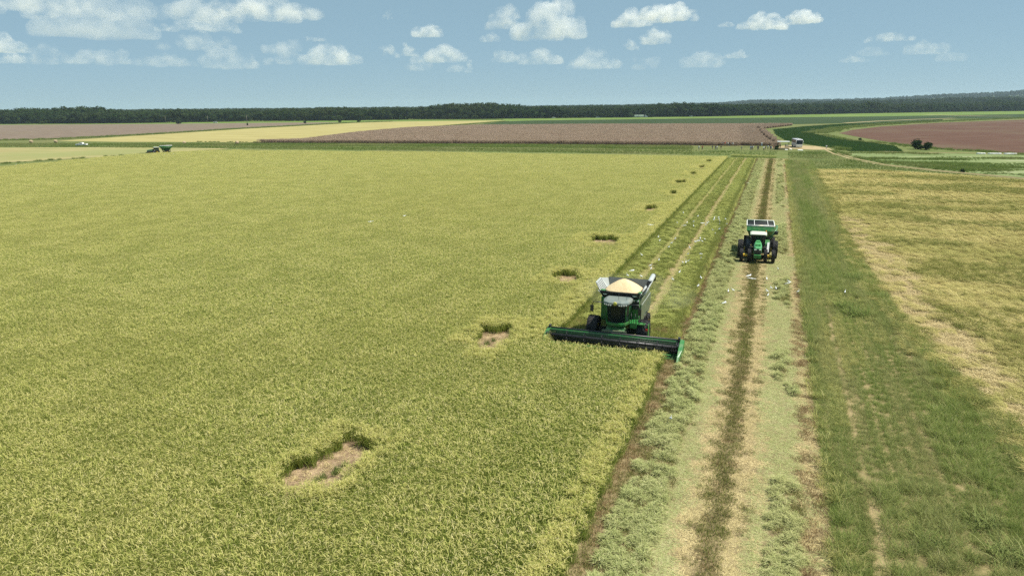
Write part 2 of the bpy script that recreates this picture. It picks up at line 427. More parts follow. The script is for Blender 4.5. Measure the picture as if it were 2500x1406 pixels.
m_stub = plant_mat('stubble_stalk', [(.0, (.08, .092, .026)), (.35, (.150, .175, .044)), (.7, (.235, .245, .072)), (1.0, (.38, .32, .135))], big=(.08, .6), bigcol=(.20, .145, .07), bigamt=.4, transl=.15, jitter=.25)
m_bstub = plant_mat('brown_stubble', [(.0, (.17, .105, .055)), (.4, (.36, .245, .13)), (.75, (.52, .375, .20)), (1.0, (.62, .49, .28))], big=(.08, .5), bigcol=(.30, .26, .11), bigamt=.5, transl=.1, jitter=.25)
m_grass = plant_mat('grass_blade', [(.0, (.11, .145, .038)), (.4, (.208, .268, .070)), (.7, (.32, .365, .118)), (1.0, (.54, .48, .25))], big=(.25, 2.0), bigcol=(.38, .345, .165), bigamt=.5, stretch=(1.6, .12, 1), transl=.35, jitter=.42)
m_weed = plant_mat('weed_leaf', [(.0, (.075, .115, .026)), (.4, (.135, .195, .045)), (.7, (.21, .27, .075)), (1.0, (.34, .34, .15))], big=(.03, .2), bigcol=(.28, .28, .12), bigamt=.6, transl=.3, jitter=.3)
m_lodge = plant_mat('lodged_rice_straw', [(.0, (.18, .18, .055)), (.3, (.355, .325, .105)), (.6, (.52, .45, .185)), (1.0, (.66, .55, .29))], big=(.045, .22), bigcol=(.30, .295, .09), bigamt=.65, stretch=(.6, 1.3, 1), transl=.2, jitter=.3)
m_bleach = plant_mat('bleached_straw', [(.0, (.25, .19, .085)), (.45, (.48, .385, .195)), (1.0, (.65, .54, .31))], big=(.10, .6), bigcol=(.40, .35, .14), bigamt=.5, transl=.1, jitter=.2)
m_corn = plant_mat('dry_corn', [(.0, (.19, .135, .098)), (.4, (.32, .24, .175)), (.75, (.42, .325, .245)), (1.0, (.51, .41, .315))], big=(.02, .12), bigcol=(.33, .26, .18), bigamt=.35, transl=.2, jitter=.2)
m_soy = plant_mat('soybean_leaf', [(.0, (.022, .055, .016)), (.5, (.042, .095, .024)), (1.0, (.08, .145, .040))], big=(.03, .3), bigcol=(.065, .105, .028), bigamt=.5, transl=.25, jitter=.25)
m_tree = plant_mat('tree_leaf', [(.0, (.014, .030, .009)), (.4, (.028, .050, .015)), (.75, (.048, .075, .023)), (1.0, (.080, .105, .038))], big=(.012, .05), bigcol=(.058, .066, .030), bigamt=.4, transl=.2, jitter=.3)
m_bark = paint('tree_bark', (.09, .07, .05), .9, dust=.1)

def rice_tile(seed, size=2.5, hills=34, leaves=9, heads=4, hgt=.9):
    r = np.random.default_rng(seed); n = int(hills * size * size)
    m_ = int(round(size * hills ** .5)); n = m_ * m_
    gx, gy = np.meshgrid((np.arange(m_) + .5) / m_ - .5, (np.arange(m_) + .5) / m_ - .5); C = (np.stack([gx.ravel(), gy.ravel()], 1) + r.uniform(-.42, .42, (n, 2)) / m_) * size; hh = hgt * r.uniform(.86, 1.06, n); tt = r.normal(0, .09, n)
    k = r.integers(0, n, n * leaves)
    az = r.uniform(0, 6.283, len(k))
    xy = C[k] + np.stack([np.cos(az), np.sin(az)], 1) * r.uniform(.01, .07, len(k))[:, None]
    A = blades(r, xy, hh[k] * r.uniform(.80, 1.08, len(k)), r.uniform(.011, .020, len(k)), az, r.uniform(.02, .28, len(k)), r.uniform(.1, .9, len(k)), 3, .28 + tt[k] + r.normal(0, .15, len(k)), tipt=.12)
    k = r.integers(0, n, n * heads); az = r.normal(.3, 1.4, len(k))
    rr = r.uniform(.02, .12, len(k))
    xy = C[k] + np.stack([np.cos(az), np.sin(az)], 1) * rr[:, None]
    B = blades(r, xy, r.uniform(.14, .26, len(k)), r.uniform(.018, .034, len(k)), az, r.uniform(.25, .9, len(k)), r.uniform(.8, 1.9, len(k)), 3, .72 + tt[k] + r.normal(0, .13, len(k)), z0=hh[k] * r.uniform(.72, .95, len(k)), tipw=.35)
    return np_mesh('rice_patch_%d' % seed, *merge([A, B])[:2], m_rice, merge([A, B])[2])
rice_tiles = [rice_tile(100 + i) for i in range(7)]

def mound(seed, mat, n=130, rad_=.42, h=.22, L=(.22, .55), W=(.018, .034), t=(.5, .2), lean=(1.0, 1.5), name='straw_mound'):
    """blades lying over a small mound"""
    r = np.random.default_rng(seed)
    a = r.uniform(0, 6.283, n); q = np.sqrt(r.uniform(0, 1, n)) * rad_
    xy = np.stack([np.cos(a), np.sin(a)], 1) * q[:, None]
    z = h * np.clip(1 - (q / rad_) ** 2, 0, 1) * r.uniform(.3, 1, n) + .015
    az = np.where(r.random(n) < .5, a + r.normal(0, .7, n), r.uniform(0, 6.283, n))
    A = blades(r, xy, r.uniform(*L, n), r.uniform(*W, n), az, r.uniform(*lean, n), r.uniform(.1, .6, n), 2, r.normal(*t, n), z0=z)
    A[0][:, 2] = np.maximum(A[0][:, 2], .004)
    return np_mesh('%s_%d' % (name, seed), A[0], A[1], mat, A[2])
def tuft(seed, mat, n=120, rad_=.35, L=(.15, .35), W=(.01, .02), t=(.4, .2), lean=(0, .5), bend=(.1, .9), segs=2, name='tuft', tipt=0.0):
    r = np.random.default_rng(seed)
    a = r.uniform(0, 6.283, n); q = np.sqrt(r.uniform(0, 1, n)) * rad_
    xy = np.stack([np.cos(a), np.sin(a)], 1) * q[:, None]
    A = blades(r, xy, r.uniform(*L, n), r.uniform(*W, n), r.uniform(0, 6.283, n), r.uniform(*lean, n), r.uniform(*bend, n), segs, r.normal(*t, n), tipt=tipt)
    A[0][:, 2] = np.maximum(A[0][:, 2], .002)
    return np_mesh('%s_%d' % (name, seed), A[0], A[1], mat, A[2])

# ------------------------------------------------------------------ main standing rice
cropL = [(-300, -20), (-236, 150), (-246, 215), (-241, 236), tuple(at(530, 366, .9))[:2]]
far = [tuple(at(*p, .9))[:2] for p in ((600, 366), (900, 369), (1300, 374), (1785, 381))]
CUT_Y, X_IN, X_OUT = 48.1, -15.25, -6.35
RICE = cropL + far + [(X_IN, far[-1][1]), (X_IN, CUT_Y), (X_OUT, CUT_Y), (X_OUT, -20)]
sheet('field_floor', RICE, .012, m_soil)
def gap(far_pts, near_pts):      # far rim touches the soil we see, near rim is hidden behind the crop top
    return [tuple(at(*p)) for p in far_pts] + [(q.x, q.y, 0) for q in (at(*p, .62) for p in near_pts)]
HOLES = [
    gap([(694, 1172), (728, 1152), (805, 1122), (838, 1096), (850, 1088), (903, 1094)], [(915, 1098), (892, 1118), (868, 1132), (850, 1152), (822, 1178), (790, 1186), (745, 1182), (705, 1180)]),
    gap([(1158, 836), (1176, 825), (1184, 812), (1250, 814)], [(1254, 822), (1238, 832), (1216, 842), (1206, 850), (1172, 847)]),
    gap([(1348, 683), (1360, 675), (1410, 676)], [(1414, 681), (1400, 689), (1364, 689)]),
    gap([(1440, 589), (1450, 587.5), (1506, 589)], [(1510, 591), (1502, 595), (1460, 596), (1440, 593)]),
    gap([(1575, 513), (1583, 511.5), (1603, 509)], [(1605, 511), (1590, 517), (1575, 516)]),
    gap([(1634, 474.5), (1652, 473)], [(1653, 475), (1636, 476.6)]), gap([(1648, 448), (1674, 446)], [(1674, 448), (1650, 449.8)]),
    gap([(1684, 427), (1702, 424.5)], [(1702, 427), (1686, 428.8)]), gap([(1704, 411), (1722, 408.5)], [(1721, 411), (1708, 412.6)]), gap([(1722, 396), (1738, 394.5)], [(1738, 396), (1724, 397)])]
P = grid_pts(-330, 0, 6, 275, 2.46, rng, .012)
P = P[in_poly(P, RICE) & seen(P)]
near_edge = np.zeros(len(P), bool); T = 1.3
for dx, dy in ((-T, -T), (-T, T), (T, -T), (T, T), (T, 0), (-T, 0), (0, T), (0, -T)):
    near_edge |= ~in_poly(P + [dx, dy], RICE)
    for h in HOLES: near_edge |= in_poly(P + [dx, dy], h)
for h in HOLES: near_edge |= dist_line(P, h + [h[0]]) < 1.75
P1 = P[~near_edge]
scatter('rice_crop', rice_tiles, P1, rng, 'tall standing rice with yellow seed heads filling the main field', 'rice', scl=(1.0, 1.03), zscl=1.0, rot=rng.integers(0, 4, len(P1)) * (np.pi / 2))
# rim of the field and of the gaps: small hills so edges stay crisp
def rice_hill(seed):
    r = np.random.default_rng(seed); n = 34
    az = r.uniform(0, 6.283, n); xy = r.normal(0, .1, (n, 2))
    A = blades(r, xy, r.uniform(.66, .96, n), r.uniform(.012, .022, n), az, r.uniform(.02, .3, n), r.uniform(.1, 1.0, n), 3, r.normal(.30, .15, n), tipt=.16)
    n = 30; az = r.uniform(0, 6.283, n)
    B = blades(r, r.normal(0, .12, (n, 2)), r.uniform(.16, .28, n), r.uniform(.018, .034, n), az, r.uniform(.25, .8, n), r.uniform(.8, 1.8, n), 3, r.normal(.72, .13, n), z0=r.uniform(.58, .84, n), tipw=.35)
    m = merge([A, B]); return np_mesh('rice_hill_%d' % seed, m[0], m[1], m_rice, m[2])
hills = [rice_hill(300 + i) for i in range(8)]
PE = []
for c in P[near_edge]:
    q = c + rng.uniform(-1.25, 1.25, (int(6.0 * 17), 2)); PE.append(q)
PE = np.concatenate(PE); ok = in_poly(PE, RICE)
wob = .35 * (fbm(PE, .9, 5) - .5)
ok &= PE[:, 0] + wob < np.where(PE[:, 1] > CUT_Y, X_IN, X_OUT)
for h in HOLES:
    wv = np.stack([fbm(PE, .9, 77) - .5, fbm(PE, .9, 78) - .5], 1) * .9 + np.stack([fbm(PE, 3, 79) - .5, fbm(PE, 3, 80) - .5], 1) * .5
    ok &= ~(in_poly(PE + wv, h)) & ~((dist_line(PE + wv, h + [h[0]]) < .35) & (rng.random(len(PE)) < .5))
scatter('rice_margin', hills, PE[ok], rng, 'rice plants edging the standing field and its bare gaps', 'rice', scl=(.85, 1.12))
for h in HOLES:
    c = sum((Vector(p) for p in h), Vector()) / len(h)
    sheet('bare_patch', [c + (Vector(p) - c) * 1.4 for p in h], .03, m_bare)
# litter and a few weeds in the bare gaps
PH = []
for h in HOLES[:4]:
    a = np.array(h)[:, :2]; q = rng.uniform(a.min(0), a.max(0), (260, 2)); q = q[in_poly(q, h)]; PH.append(q)
PH = np.concatenate(PH)
litter = [mound(700 + i, m_tanstraw, n=10, rad_=.2, h=.02, L=(.1, .3), name='litter') for i in range(4)]
scatter('straw_litter', litter, PH, rng, 'dry straw bits scattered on the bare gaps in the rice', 'straw')
small_weed = [tuft(720 + i, m_weed, n=60, rad_=.22, L=(.2, .5), W=(.02, .04)) for i in range(3)]
PW = np.array([at(*p)[:2] for p in ((825, 1152), (818, 1160), (788, 1170), (775, 1176), (840, 1138), (1205, 834), (1190, 842))])
scatter('gap_weed', small_weed, PW, rng, 'small green weeds growing in the bare gaps', 'weeds', scl=(.8, 1.2))

# ------------------------------------------------------------------ harvested strips
FAR_Y = 254
sheet('harvested_strip', [(X_OUT - .6, -20), (4.5, -20), (4.5, FAR_Y + 4), (X_IN - .3, FAR_Y + 4), (X_IN - .3, CUT_Y - .4), (X_OUT - .6, CUT_Y - .4)], .022, m_soil)
mounds_p = [mound(400 + i, m_straw, n=190, h=.34, rad_=.25, L=(.12, .28), W=(.012, .022)) for i in range(6)]
flats_p = [mound(420 + i, m_straw, n=130, h=.03, rad_=.34, L=(.10, .26), W=(.012, .022), t=(.62, .17), lean=(1.35, 1.56)) for i in range(5)]
mounds_g = [mound(440 + i, m_gstraw, n=230, h=.34, rad_=.30, L=(.12, .30), W=(.012, .022)) for i in range(6)]
flats_g = [mound(460 + i, m_press, n=130, h=.03, rad_=.30, L=(.10, .26), W=(.012, .022), t=(.5, .2), lean=(1.35, 1.56)) for i in range(5)]
flats_t = [mound(480 + i, m_tanstraw, n=80, h=.02, rad_=.32, L=(.1, .3), t=(.55, .2), lean=(1.35, 1.56)) for i in range(5)]
stubs = [tuft(500 + i, m_stub, n=95, rad_=.34, L=(.08, .20), W=(.012, .022), t=(.5, .24), lean=(.1, .9), bend=(0, .5)) for i in range(6)]
bstubs = [tuft(520 + i, m_bstub, n=85, rad_=.34, L=(.08, .22), W=(.012, .022), t=(.45, .22), lean=(0, .55), bend=(0, .4)) for i in range(6)]
gstubs = [tuft(540 + i, m_gstraw, n=100, rad_=.36, L=(.16, .36), W=(.012, .024), t=(.45, .22), lean=(0, .5), bend=(.1, .7)) for i in range(6)]
S = .34
P = grid_pts(X_IN - .2, 3.7, 12, FAR_Y + 2, S, rng, .5)
P = P[seen(P, 120, 150)]
x = P[:, 0] + .42 * (fbm(P * [1, .6], .5, 3) - .5) + .3 * (fbm(P, .06, 4) - .5); y = P[:, 1]
kind = np.full(len(P), -1); u = rng.random(len(P))
lump = fbm(P, 1.7, 11, 2); lump2 = fbm(P * [1, .25], .35, 12, 3)
# nearer pass, x from about -6.4 to 3.6
def band(a, b, k, p=1.0, cond=True):
    kind[(x >= a) & (x < b) & (u < p) & cond] = k
near = (P[:, 1] < 1e9)
band(-6.6, -5.2, 4, .9); band(-6.3, -5.3, 5, .45)
band(-5.45, -3.5, 4, 1); band(-5.45, -3.5, 0, .80, (lump < .60))
band(-3.5, -2.6, 1, .97); band(-2.75, -1.55, 6, .97); band(-2.75, -2.2, 1, .4); band(-2.05, -1.85, 4, .45)
band(-1.6, -.62, 4, 1.0); band(-1.5, -.7, 5, .10)
band(-.66, .25, 6, .97); band(-.15, .1, 4, .3); band(.2, 1.15, 1, .97); band(.3, .8, 6, .2)
band(1.15, 2.4, 1, .95); band(1.1, 2.5, 4, 1, lump2 > .54); band(1.1, 2.5, 0, .78, (lump2 > .54) & (lump < .62)); band(1.1, 1.4, 9, 1, (lump2 > .56) & (lump > .6))
band(2.4, 3.7, 6, 1, y < 62); band(2.4, 3.7, 5, .62, y < 62); band(2.4, 3.7, 1, .22, y < 62)
band(2.3, 3.7, 1, .8, y >= 62); band(2.6, 3.7, 6, .75, (y >= 62) & (lump2 > .42)); band(3.1, 3.7, 5, .6, (y >= 62) & (lump2 > .5))
# farther pass behind the combine
bb = y > 56
band(X_IN - .2, -14.5, 7, .95, bb); band(-14.5, -12.75, 7, 1, bb); band(-14.6, -12.75, 2, .82, bb & (lump < .6)); band(-12.95, -12.0, 3, .99, bb); band(-12.2, -11.95, 6, .6, bb)
band(-11.95, -9.9, 7, .8, bb); band(-11.95, -9.9, 2, .35, bb & (lump < .55)); band(-9.95, -9.5, 6, .97, bb); band(-9.5, -8.75, 3, .99, bb)
band(-8.75, -7.1, 7, 1, bb); band(-8.75, -7.1, 2, .82, bb & (lump < .6)); band(-7.1, -6.3, 7, .95, bb); band(-6.3, -5.4, 5, .5, bb); band(-6.3, -5.3, 4, .5, bb & (u > .5))
uu = (~bb) & (x < -6.4) & (y > CUT_Y + .4)
kind[uu] = np.where(u[uu] < .7, 7, 5)
for k, nm, ms, lab in ((0, 'straw_mounds', mounds_p, 'fluffy pale green cut straw lying in ragged heaps along the near swath'),
                       (1, 'flat_straw', flats_p, 'flattened pale green straw carpeting the near swath'),
                       (2, 'green_straw_mounds', mounds_g, 'bright green cut straw heaped behind the combine'),
                       (3, 'wheel_pressed_straw', flats_g, 'light straw pressed flat in the wheel tracks behind the combine'),
                       (4, 'rice_stubble', stubs, 'dark green and brown rice stubble standing between the wheel tracks'),
                       (5, 'brown_stubble', bstubs, 'rusty brown stubble along the outer edges of the near swath'),
                       (6, 'tan_chaff', flats_t, 'tan chaff strips beside the wheel tracks'),
                       (7, 'green_stubble', gstubs, 'fresh green stubble of the swath behind the combine')):
    s = kind == k
    zs = None
    scatter(nm, ms, P[s], rng, lab, 'straw' if k in (0, 1, 2, 3, 6) else 'stubble', scl=(.75, 1.35) if k in (0, 2) else (.85, 1.15))
# ragged remnants of uncut rice between swath and grass bank, thin row left between passes
remn = [tuft(560 + i, m_press, n=42, rad_=.28, L=(.45, .85), W=(.016, .03), t=(.45, .25), lean=(.1, .8), bend=(.2, 1.1), segs=3) for i in range(5)]
P = grid_pts(3.3, 4.7, 14, FAR_Y, .33, rng, .5); P = P[seen(P, 60, 100)]
g = fbm(P * [.3, 1], .16, 21); P = P[(rng.random(len(P)) < np.clip((g - .36) * 3, .04, .8)) & (P[:, 0] < 3.8 + .8 * fbm(P * [.1, 1], .35, 22))]
scatter('uncut_rice_fringe', remn, P, rng, 'ragged fringe of pale leaning rice left along the grass bank', 'rice', scl=(.6, 1.1))
thin = [tuft(580 + i, m_rice, n=16, rad_=.12, L=(.4, .75), W=(.016, .03), t=(.62, .15), lean=(.05, .5), bend=(.2, .9), segs=3) for i in range(4)]
yy = np.arange(50, FAR_Y, .22); P = np.stack([-6.05 + .25 * (fbm(np.stack([yy * 0, yy], 1), .2, 8) - .5) + rng.normal(0, .07, len(yy)), yy], 1)
P = P[(rng.random(len(P)) < .6) & (fbm(P, .11, 9) > .38)]
scatter('missed_rice_row', thin, P, rng, 'thin broken row of yellow rice missed between two passes', 'rice', scl=(.7, 1.1))
yx = np.arange(X_IN, 1.2, .25); e0, e1 = at(1785, 383.5), at(1895, 387)
P = np.stack([e0.x + (e1.x - e0.x) * (yx - X_IN) / (1.2 - X_IN), e0.y + (e1.y - e0.y) * (yx - X_IN) / (1.2 - X_IN) + rng.normal(0, .35, len(yx))], 1)
scatter('headland_rice_row', hills, P, rng, 'narrow row of rice left standing across the far end of the swaths', 'rice')

# ------------------------------------------------------------------ grass bank with wheel ruts
BANK_R = [(16.5, 20), (14.2, 38), (13.5, 43), (12.2, 49.6), (11.2, 57), (10.7, 63), (10.0, 77), (9.3, 113), (9.7, 170), (10.1, 213), (10.4, 216)]
br_y = np.array([p[1] for p in BANK_R]); br_x = np.array([p[0] for p in BANK_R])
bank_soil = soil_mat('bank_soil', [(.3, (.085, .085, .032)), (.5, (.20, .165, .075)), (.7, (.36, .27, .15))], .7, (1, .25, 1), detail=8)
sheet('grass_bank', [(3.9, -20), (30, -20)] + [(p[0] + .6, p[1]) for p in BANK_R] + [(3.9, 216)], .034, bank_soil)
gt = [tuft(600 + i, m_grass, n=150, rad_=.42, L=(.14, .42), W=(.009, .018), t=(.42, .2), lean=(.1, .9), bend=(.2, 1.0)) for i in range(8)]
gt_fine = [tuft(640 + i, m_grass, n=70, rad_=.19, L=(.12, .36), W=(.009, .017), t=(.46, .2), lean=(.1, .9), bend=(.2, 1.0)) for i in range(8)]
gt_tall = [tuft(620 + i, m_grass, n=110, rad_=.36, L=(.35, .75), W=(.010, .020), t=(.5, .22), lean=(.1, .8), bend=(.3, 1.2), segs=3) for i in range(6)]
P = np.concatenate([grid_pts(3.6, 18, 12, 82, .22, rng, .5), grid_pts(3.6, 18, 82, 250, .40, rng, .5)]); P = P[seen(P, 60, 150)]
xr = np.interp(P[:, 1], br_y, br_x)
P = P[P[:, 0] < xr + .9]; xr = np.interp(P[:, 1], br_y, br_x)
y = P[:, 1]; x = P[:, 0] + .35 * (fbm(P * [.05, 1], .05, 31) - .5)
rutx = np.array([5.55, 6.1, 6.9, 7.5, 8.2, 9.0, 9.8]); rutd = np.array([1.0, .75, .9, .6, .5, .8, .6]); rutw = np.array([.22, .12, .17, .11, .1, .13, .12])
pr = np.ones(len(P))
for rx, rd, rw in zip(rutx, rutd, rutw):
    k = fbm(np.stack([y * 0 + rx * 3, y], 1), .07, 33); on = np.clip((k - .08) * 5, 0, 1) * np.clip((78 - y) / 14, 0, 1)
    pr *= 1 - rd * on * np.exp(-((x - rx) / rw) ** 2)
pr *= np.where(fbm(P * [1, .25], .3, 35) > .74, .6, 1) * np.where(y < 75, .70 + .30 * np.sin(x * 8.4 + 1.2) ** 2, 1)
keep = rng.random(len(P)) < pr
P, x, y, xr = P[keep], x[keep], y[keep], xr[keep]
n1 = fbm(P * [1, .45], .22, 36); edge = xr - P[:, 0]
tall = ((n1 > .60) & ((y > 72) | (edge < 2.0))) | ((edge < 1.3) & (rng.random(len(P)) < .6)) | ((y < 35) & (x > 5.6) & (n1 > .36)) | ((y < 45) & (x > 9.5) & (n1 > .40)) | ((x < 4.5) & (n1 > .55))
nr = (~tall) & (y < 82)
scatter('rutted_grass', gt_fine, P[nr], rng, 'near part of the mown grass bank, striped by tan wheel ruts', 'grass', scl=(.8, 1.25))
scatter('grass', gt, P[(~tall) & (y >= 82)], rng, 'far part of the mown grass bank between the two fields', 'grass', scl=(.8, 1.25))
tall &= (y >= 82) | (rng.random(len(P)) < .42)
scatter('tall_grass', gt_tall, P[tall], rng, 'tufts of longer grass on the bank', 'grass', scl=(.6, 1.15))

drytuft = [tuft(660 + i, m_press, n=60, rad_=.16, L=(.12, .32), W=(.009, .017), t=(.6, .2), lean=(.2, 1.1), bend=(.2, .9)) for i in range(4)]
PD = []
for lx, n_ in ((4.6, 700), (5.05, 1100), (5.95, 900), (6.45, 1500), (7.15, 800), (7.95, 1100), (8.75, 700), (9.4, 800)):
    yy = rng.uniform(16, 92, n_); q_ = np.stack([lx + .25 * (fbm(np.stack([yy * 0 + lx, yy], 1), .08, 71) - .5) + rng.normal(0, .07, n_), yy], 1)
    PD.append(q_[fbm(q_ * [3, 1], .09, 72) > .42])
PD = np.concatenate(PD)
scatter('dry_grass_streak', drytuft, PD[seen(PD, 60, 150)], rng, 'pale dry streaks of grass running lengthwise along the rutted bank', 'grass', scl=(.8, 1.3))
# ------------------------------------------------------------------ flattened rice on the right
LODGE = [(p[0] - .3, p[1]) for p in BANK_R] + [tuple(at(*p))[:2] for p in ((2000, 415), (2100, 415), (2200, 420), (2350, 429.5), (2500, 441), (2760, 468))] + [(120, 60), (60, 20)]
sheet('lodged_field', LODGE, .028, soil_mat('lodged_soil', [(.3, (.20, .165, .06)), (.5, (.32, .255, .10)), (.7, (.42, .32, .15))], .8, detail=8))
def lodged(seed, size=1.5, n=620):
    r = np.random.default_rng(seed)
    xy = r.uniform(-size / 2, size / 2, (n, 2)); az = r.normal(np.pi, .55, n) + .5 * np.sin(xy[:, 1] * 3 + seed)
    A = blades(r, xy, r.uniform(.25, .6, n), r.uniform(.016, .032, n), az, r.uniform(1.15, 1.5, n), r.uniform(0, .5, n), 2, r.normal(.55, .17, n), z0=r.uniform(.06, .22, n) + .06 * np.sin(xy[:, 0] * 4 + seed))
    A[0][:, 2] = np.maximum(A[0][:, 2], .004)
    return np_mesh('lodged_patch_%d' % seed, A[0], A[1], m_lodge, A[2])
lod = [lodged(800 + i) for i in range(6)]
def bare_strip(P):
    d_ = P[:, 0] - np.interp(P[:, 1], br_y, br_x) + rng.normal(0, .45, len(P)) + 2.2 * (fbm(P, .35, 46) - .5)
    return (d_ > .7 + .5 * fbm(P, .5, 45)) & (d_ < (2.6 + 4.6 * fbm(P * [.3, 1], .12, 44)) * np.clip((140 - P[:, 1]) / 30, 0, 1)) & (P[:, 1] > 41)
P = grid_pts(8, 120, 20, 230, 1.3, rng, .25); P = P[in_poly(P, LODGE) & seen(P)]
P = P[~bare_strip(P) | (rng.random(len(P)) < .3)]
scatter('lodged_rice', lod, P, rng, 'golden rice beaten flat across the field right of the grass bank', 'rice', rot=rng.normal(0, .35, len(P)), scl=(1, 1.15))
m_lg = plant_mat('lodged_green', [(.0, (.085, .105, .026)), (.35, (.17, .19, .050)), (.7, (.28, .28, .09)), (1.0, (.43, .37, .16))], big=(.06, .3), bigcol=(.24, .22, .06), bigamt=.4, transl=.25, jitter=.25)
lg = [mound(830 + i, m_lg, n=150, rad_=.55, h=.32, L=(.35, .7), W=(.016, .03), t=(.4, .2), lean=(.7, 1.45), name='green_lodged') for i in range(6)]
P = grid_pts(8, 120, 20, 230, .62, rng, .5); P = P[in_poly(P, LODGE) & seen(P)]
d = P[:, 0] - np.interp(P[:, 1], br_y, br_x)
q = fbm(P * [.55, 1.25], .16, 41, 4) + .09 * (fbm(P, 1.3, 42, 2) - .5) + np.where(d < 1.6, .22, 0) + np.where((P[:, 1] < 44), .05, 0)
bare = bare_strip(P)
flats_b = [mound(490 + i, m_bleach, n=130, h=.12, rad_=.40, L=(.15, .4), W=(.014, .026), t=(.5, .22), lean=(1.3, 1.56)) for i in range(5)]
scatter('flattened_straw', flats_b, P[bare], rng, 'bare looking band of flattened tan straw along the left edge of the flattened rice', 'straw', scl=(1.1, 1.5), zscl=1.6)
q = np.where(bare, 0, q) + .075 * np.clip((120 - P[:, 1]) / 60, 0, 1)
P = P[(q > .53) & (rng.random(len(P)) < np.clip((q - .515) * 9, .15, .9))]
scatter('leaning_rice', lg, P, rng, 'greenish half-fallen rice clumps among the flattened rice', 'rice', scl=(.6, 1.15))

# ------------------------------------------------------------------ ditch bank and weeds beyond the rice
wd = [tuft(900 + i, m_weed, n=90, rad_=.7, L=(.35, 1.0), W=(.03, .07), t=(.45, .22), lean=(.05, .8), bend=(.2, 1.0), segs=2, name='weed') for i in range(8)]
BANKP = px_poly([(-250, 349), (0, 350.5), (700, 350.5), (1300, 353), (1890, 357.8), (1900, 372), (1890, 381), (1785, 379.5), (1300, 372), (900, 367.5), (560, 362.5), (0, 359.5), (-250, 361)])
P = grid_pts(-520, 30, 220, 370, 1.0, rng, .5); P = P[in_poly(P, BANKP) & seen(P, 120)]
px_, py_, _ = project(P[:, 0], P[:, 1]); n1 = fbm(P * [.5, 1], .12, 51)
top = np.interp(px_, [0, 700, 1300, 1890], [350.5, 350.5, 353, 357.8]); bot = np.interp(px_, [0, 560, 900, 1300, 1785, 1890], [359.5, 362.5, 367.5, 372, 379.5, 381]); v = (py_ - top) / (bot - top)
sc = np.where(v < .42, np.where(px_ > 1690, .2, .62), np.where(v < .55, .3, .45 + 1.1 * np.clip(n1 - .5, 0, 1))) * rng.uniform(.7, 1.2, len(P)) * np.where(px_ > 1690, .65, 1)
kp = (rng.random(len(P)) < np.where(v < .42, .95, .6))
scatter('ditch_weeds', wd, P[kp], rng, 'weeds and rough grass along the ditch behind the rice field', 'weeds', sarr=sc[kp])
lines = [([(-250, 418), (0, 401), (110, 392.5), (250, 384.5), (380, 374)], 1.6, .9), ([(0, 343.5), (130, 341), (350, 330), (600, 314), (700, 309), (850, 300.5), (960, 297.5)], 7, 1.3),
         ([(2005, 329), (2040, 338), (2085, 345), (2180, 352), (2250, 361), (2330, 367), (2400, 370), (2500, 379)], 4, 1.0), ([(1990, 326), (2050, 313), (2150, 305), (2300, 297), (2500, 289)], 9, 1.4),
         ([(2030, 368), (2060, 377), (2130, 392), (2250, 408), (2500, 430)], 2.2, .7), ([(480, 347), (690, 348.5), (740, 345)], 2, .8), ([(2035, 360), (2060, 368)], 3, 1.3),
         ([(1235, 297), (1130, 305), (1000, 315)], 5, 1.2), ([(60, 300), (700, 297)], 8, 1.4), ([(1000, 293), (1230, 293)], 6, 1.3)]
PP = []; SS = []
for line, wid_, sz in lines:
    L = [at(*p) for p in line]
    for a, b in zip(L[:-1], L[1:]):
        n = int((b - a).length * wid_ * .55) + 1; t = rng.random(n); sv = Vector((-(b - a).y, (b - a).x, 0)).normalized()
        k = rng.normal(0, wid_ * .38, n)
        PP.append(np.stack([a.x + (b.x - a.x) * t + sv.x * k, a.y + (b.y - a.y) * t + sv.y * k], 1)); SS.append(sz * rng.uniform(.5, 1.3, n))
PP = np.concatenate(PP); SS = np.concatenate(SS); k = seen(PP, 150)
scatter('field_edge_weeds', wd, PP[k], rng, 'strips of weeds along the edges of the far fields', 'weeds', sarr=SS[k])
# rough ground right of the track
WASTE = px_poly([(2030, 372), (2085, 371), (2210, 373.5), (2500, 379), (2760, 388), (2760, 468), (2500, 434), (2300, 416), (2150, 399), (2075, 384)])
P = grid_pts(10, 130, 190, 330, 1.1, rng, .5); P = P[in_poly(P, WASTE) & seen(P, 100)]
q = fbm(P * [.4, 1.2], .09, 61, 4); P2 = P[(q > .53)]; s2 = np.clip((q[q > .53] - .47) * 4.2, .3, 1.1)
scatter('rough_weeds', wd, P2, rng, 'patchy weeds on the pale rough ground beside the dirt track', 'weeds', sarr=s2 * rng.uniform(.7, 1.1, len(P2)))
HEAD = px_poly([(1925, 372), (2000, 368), (2040, 378), (2090, 392), (2150, 404), (2300, 421), (2500, 439), (2200, 419), (2000, 414), (1985, 421), (1962, 440), (1935, 440), (1922, 400)])
P = grid_pts(3, 90, 150, 330, .85, rng, .5); P = P[in_poly(P, HEAD) & seen(P, 100)]
q = fbm(P, .09, 63, 3)
scatter('headland_grass', wd, P, rng, 'green grass on the headland where the bank meets the dirt track', 'grass', sarr=np.clip(q, .25, .8) * .55)

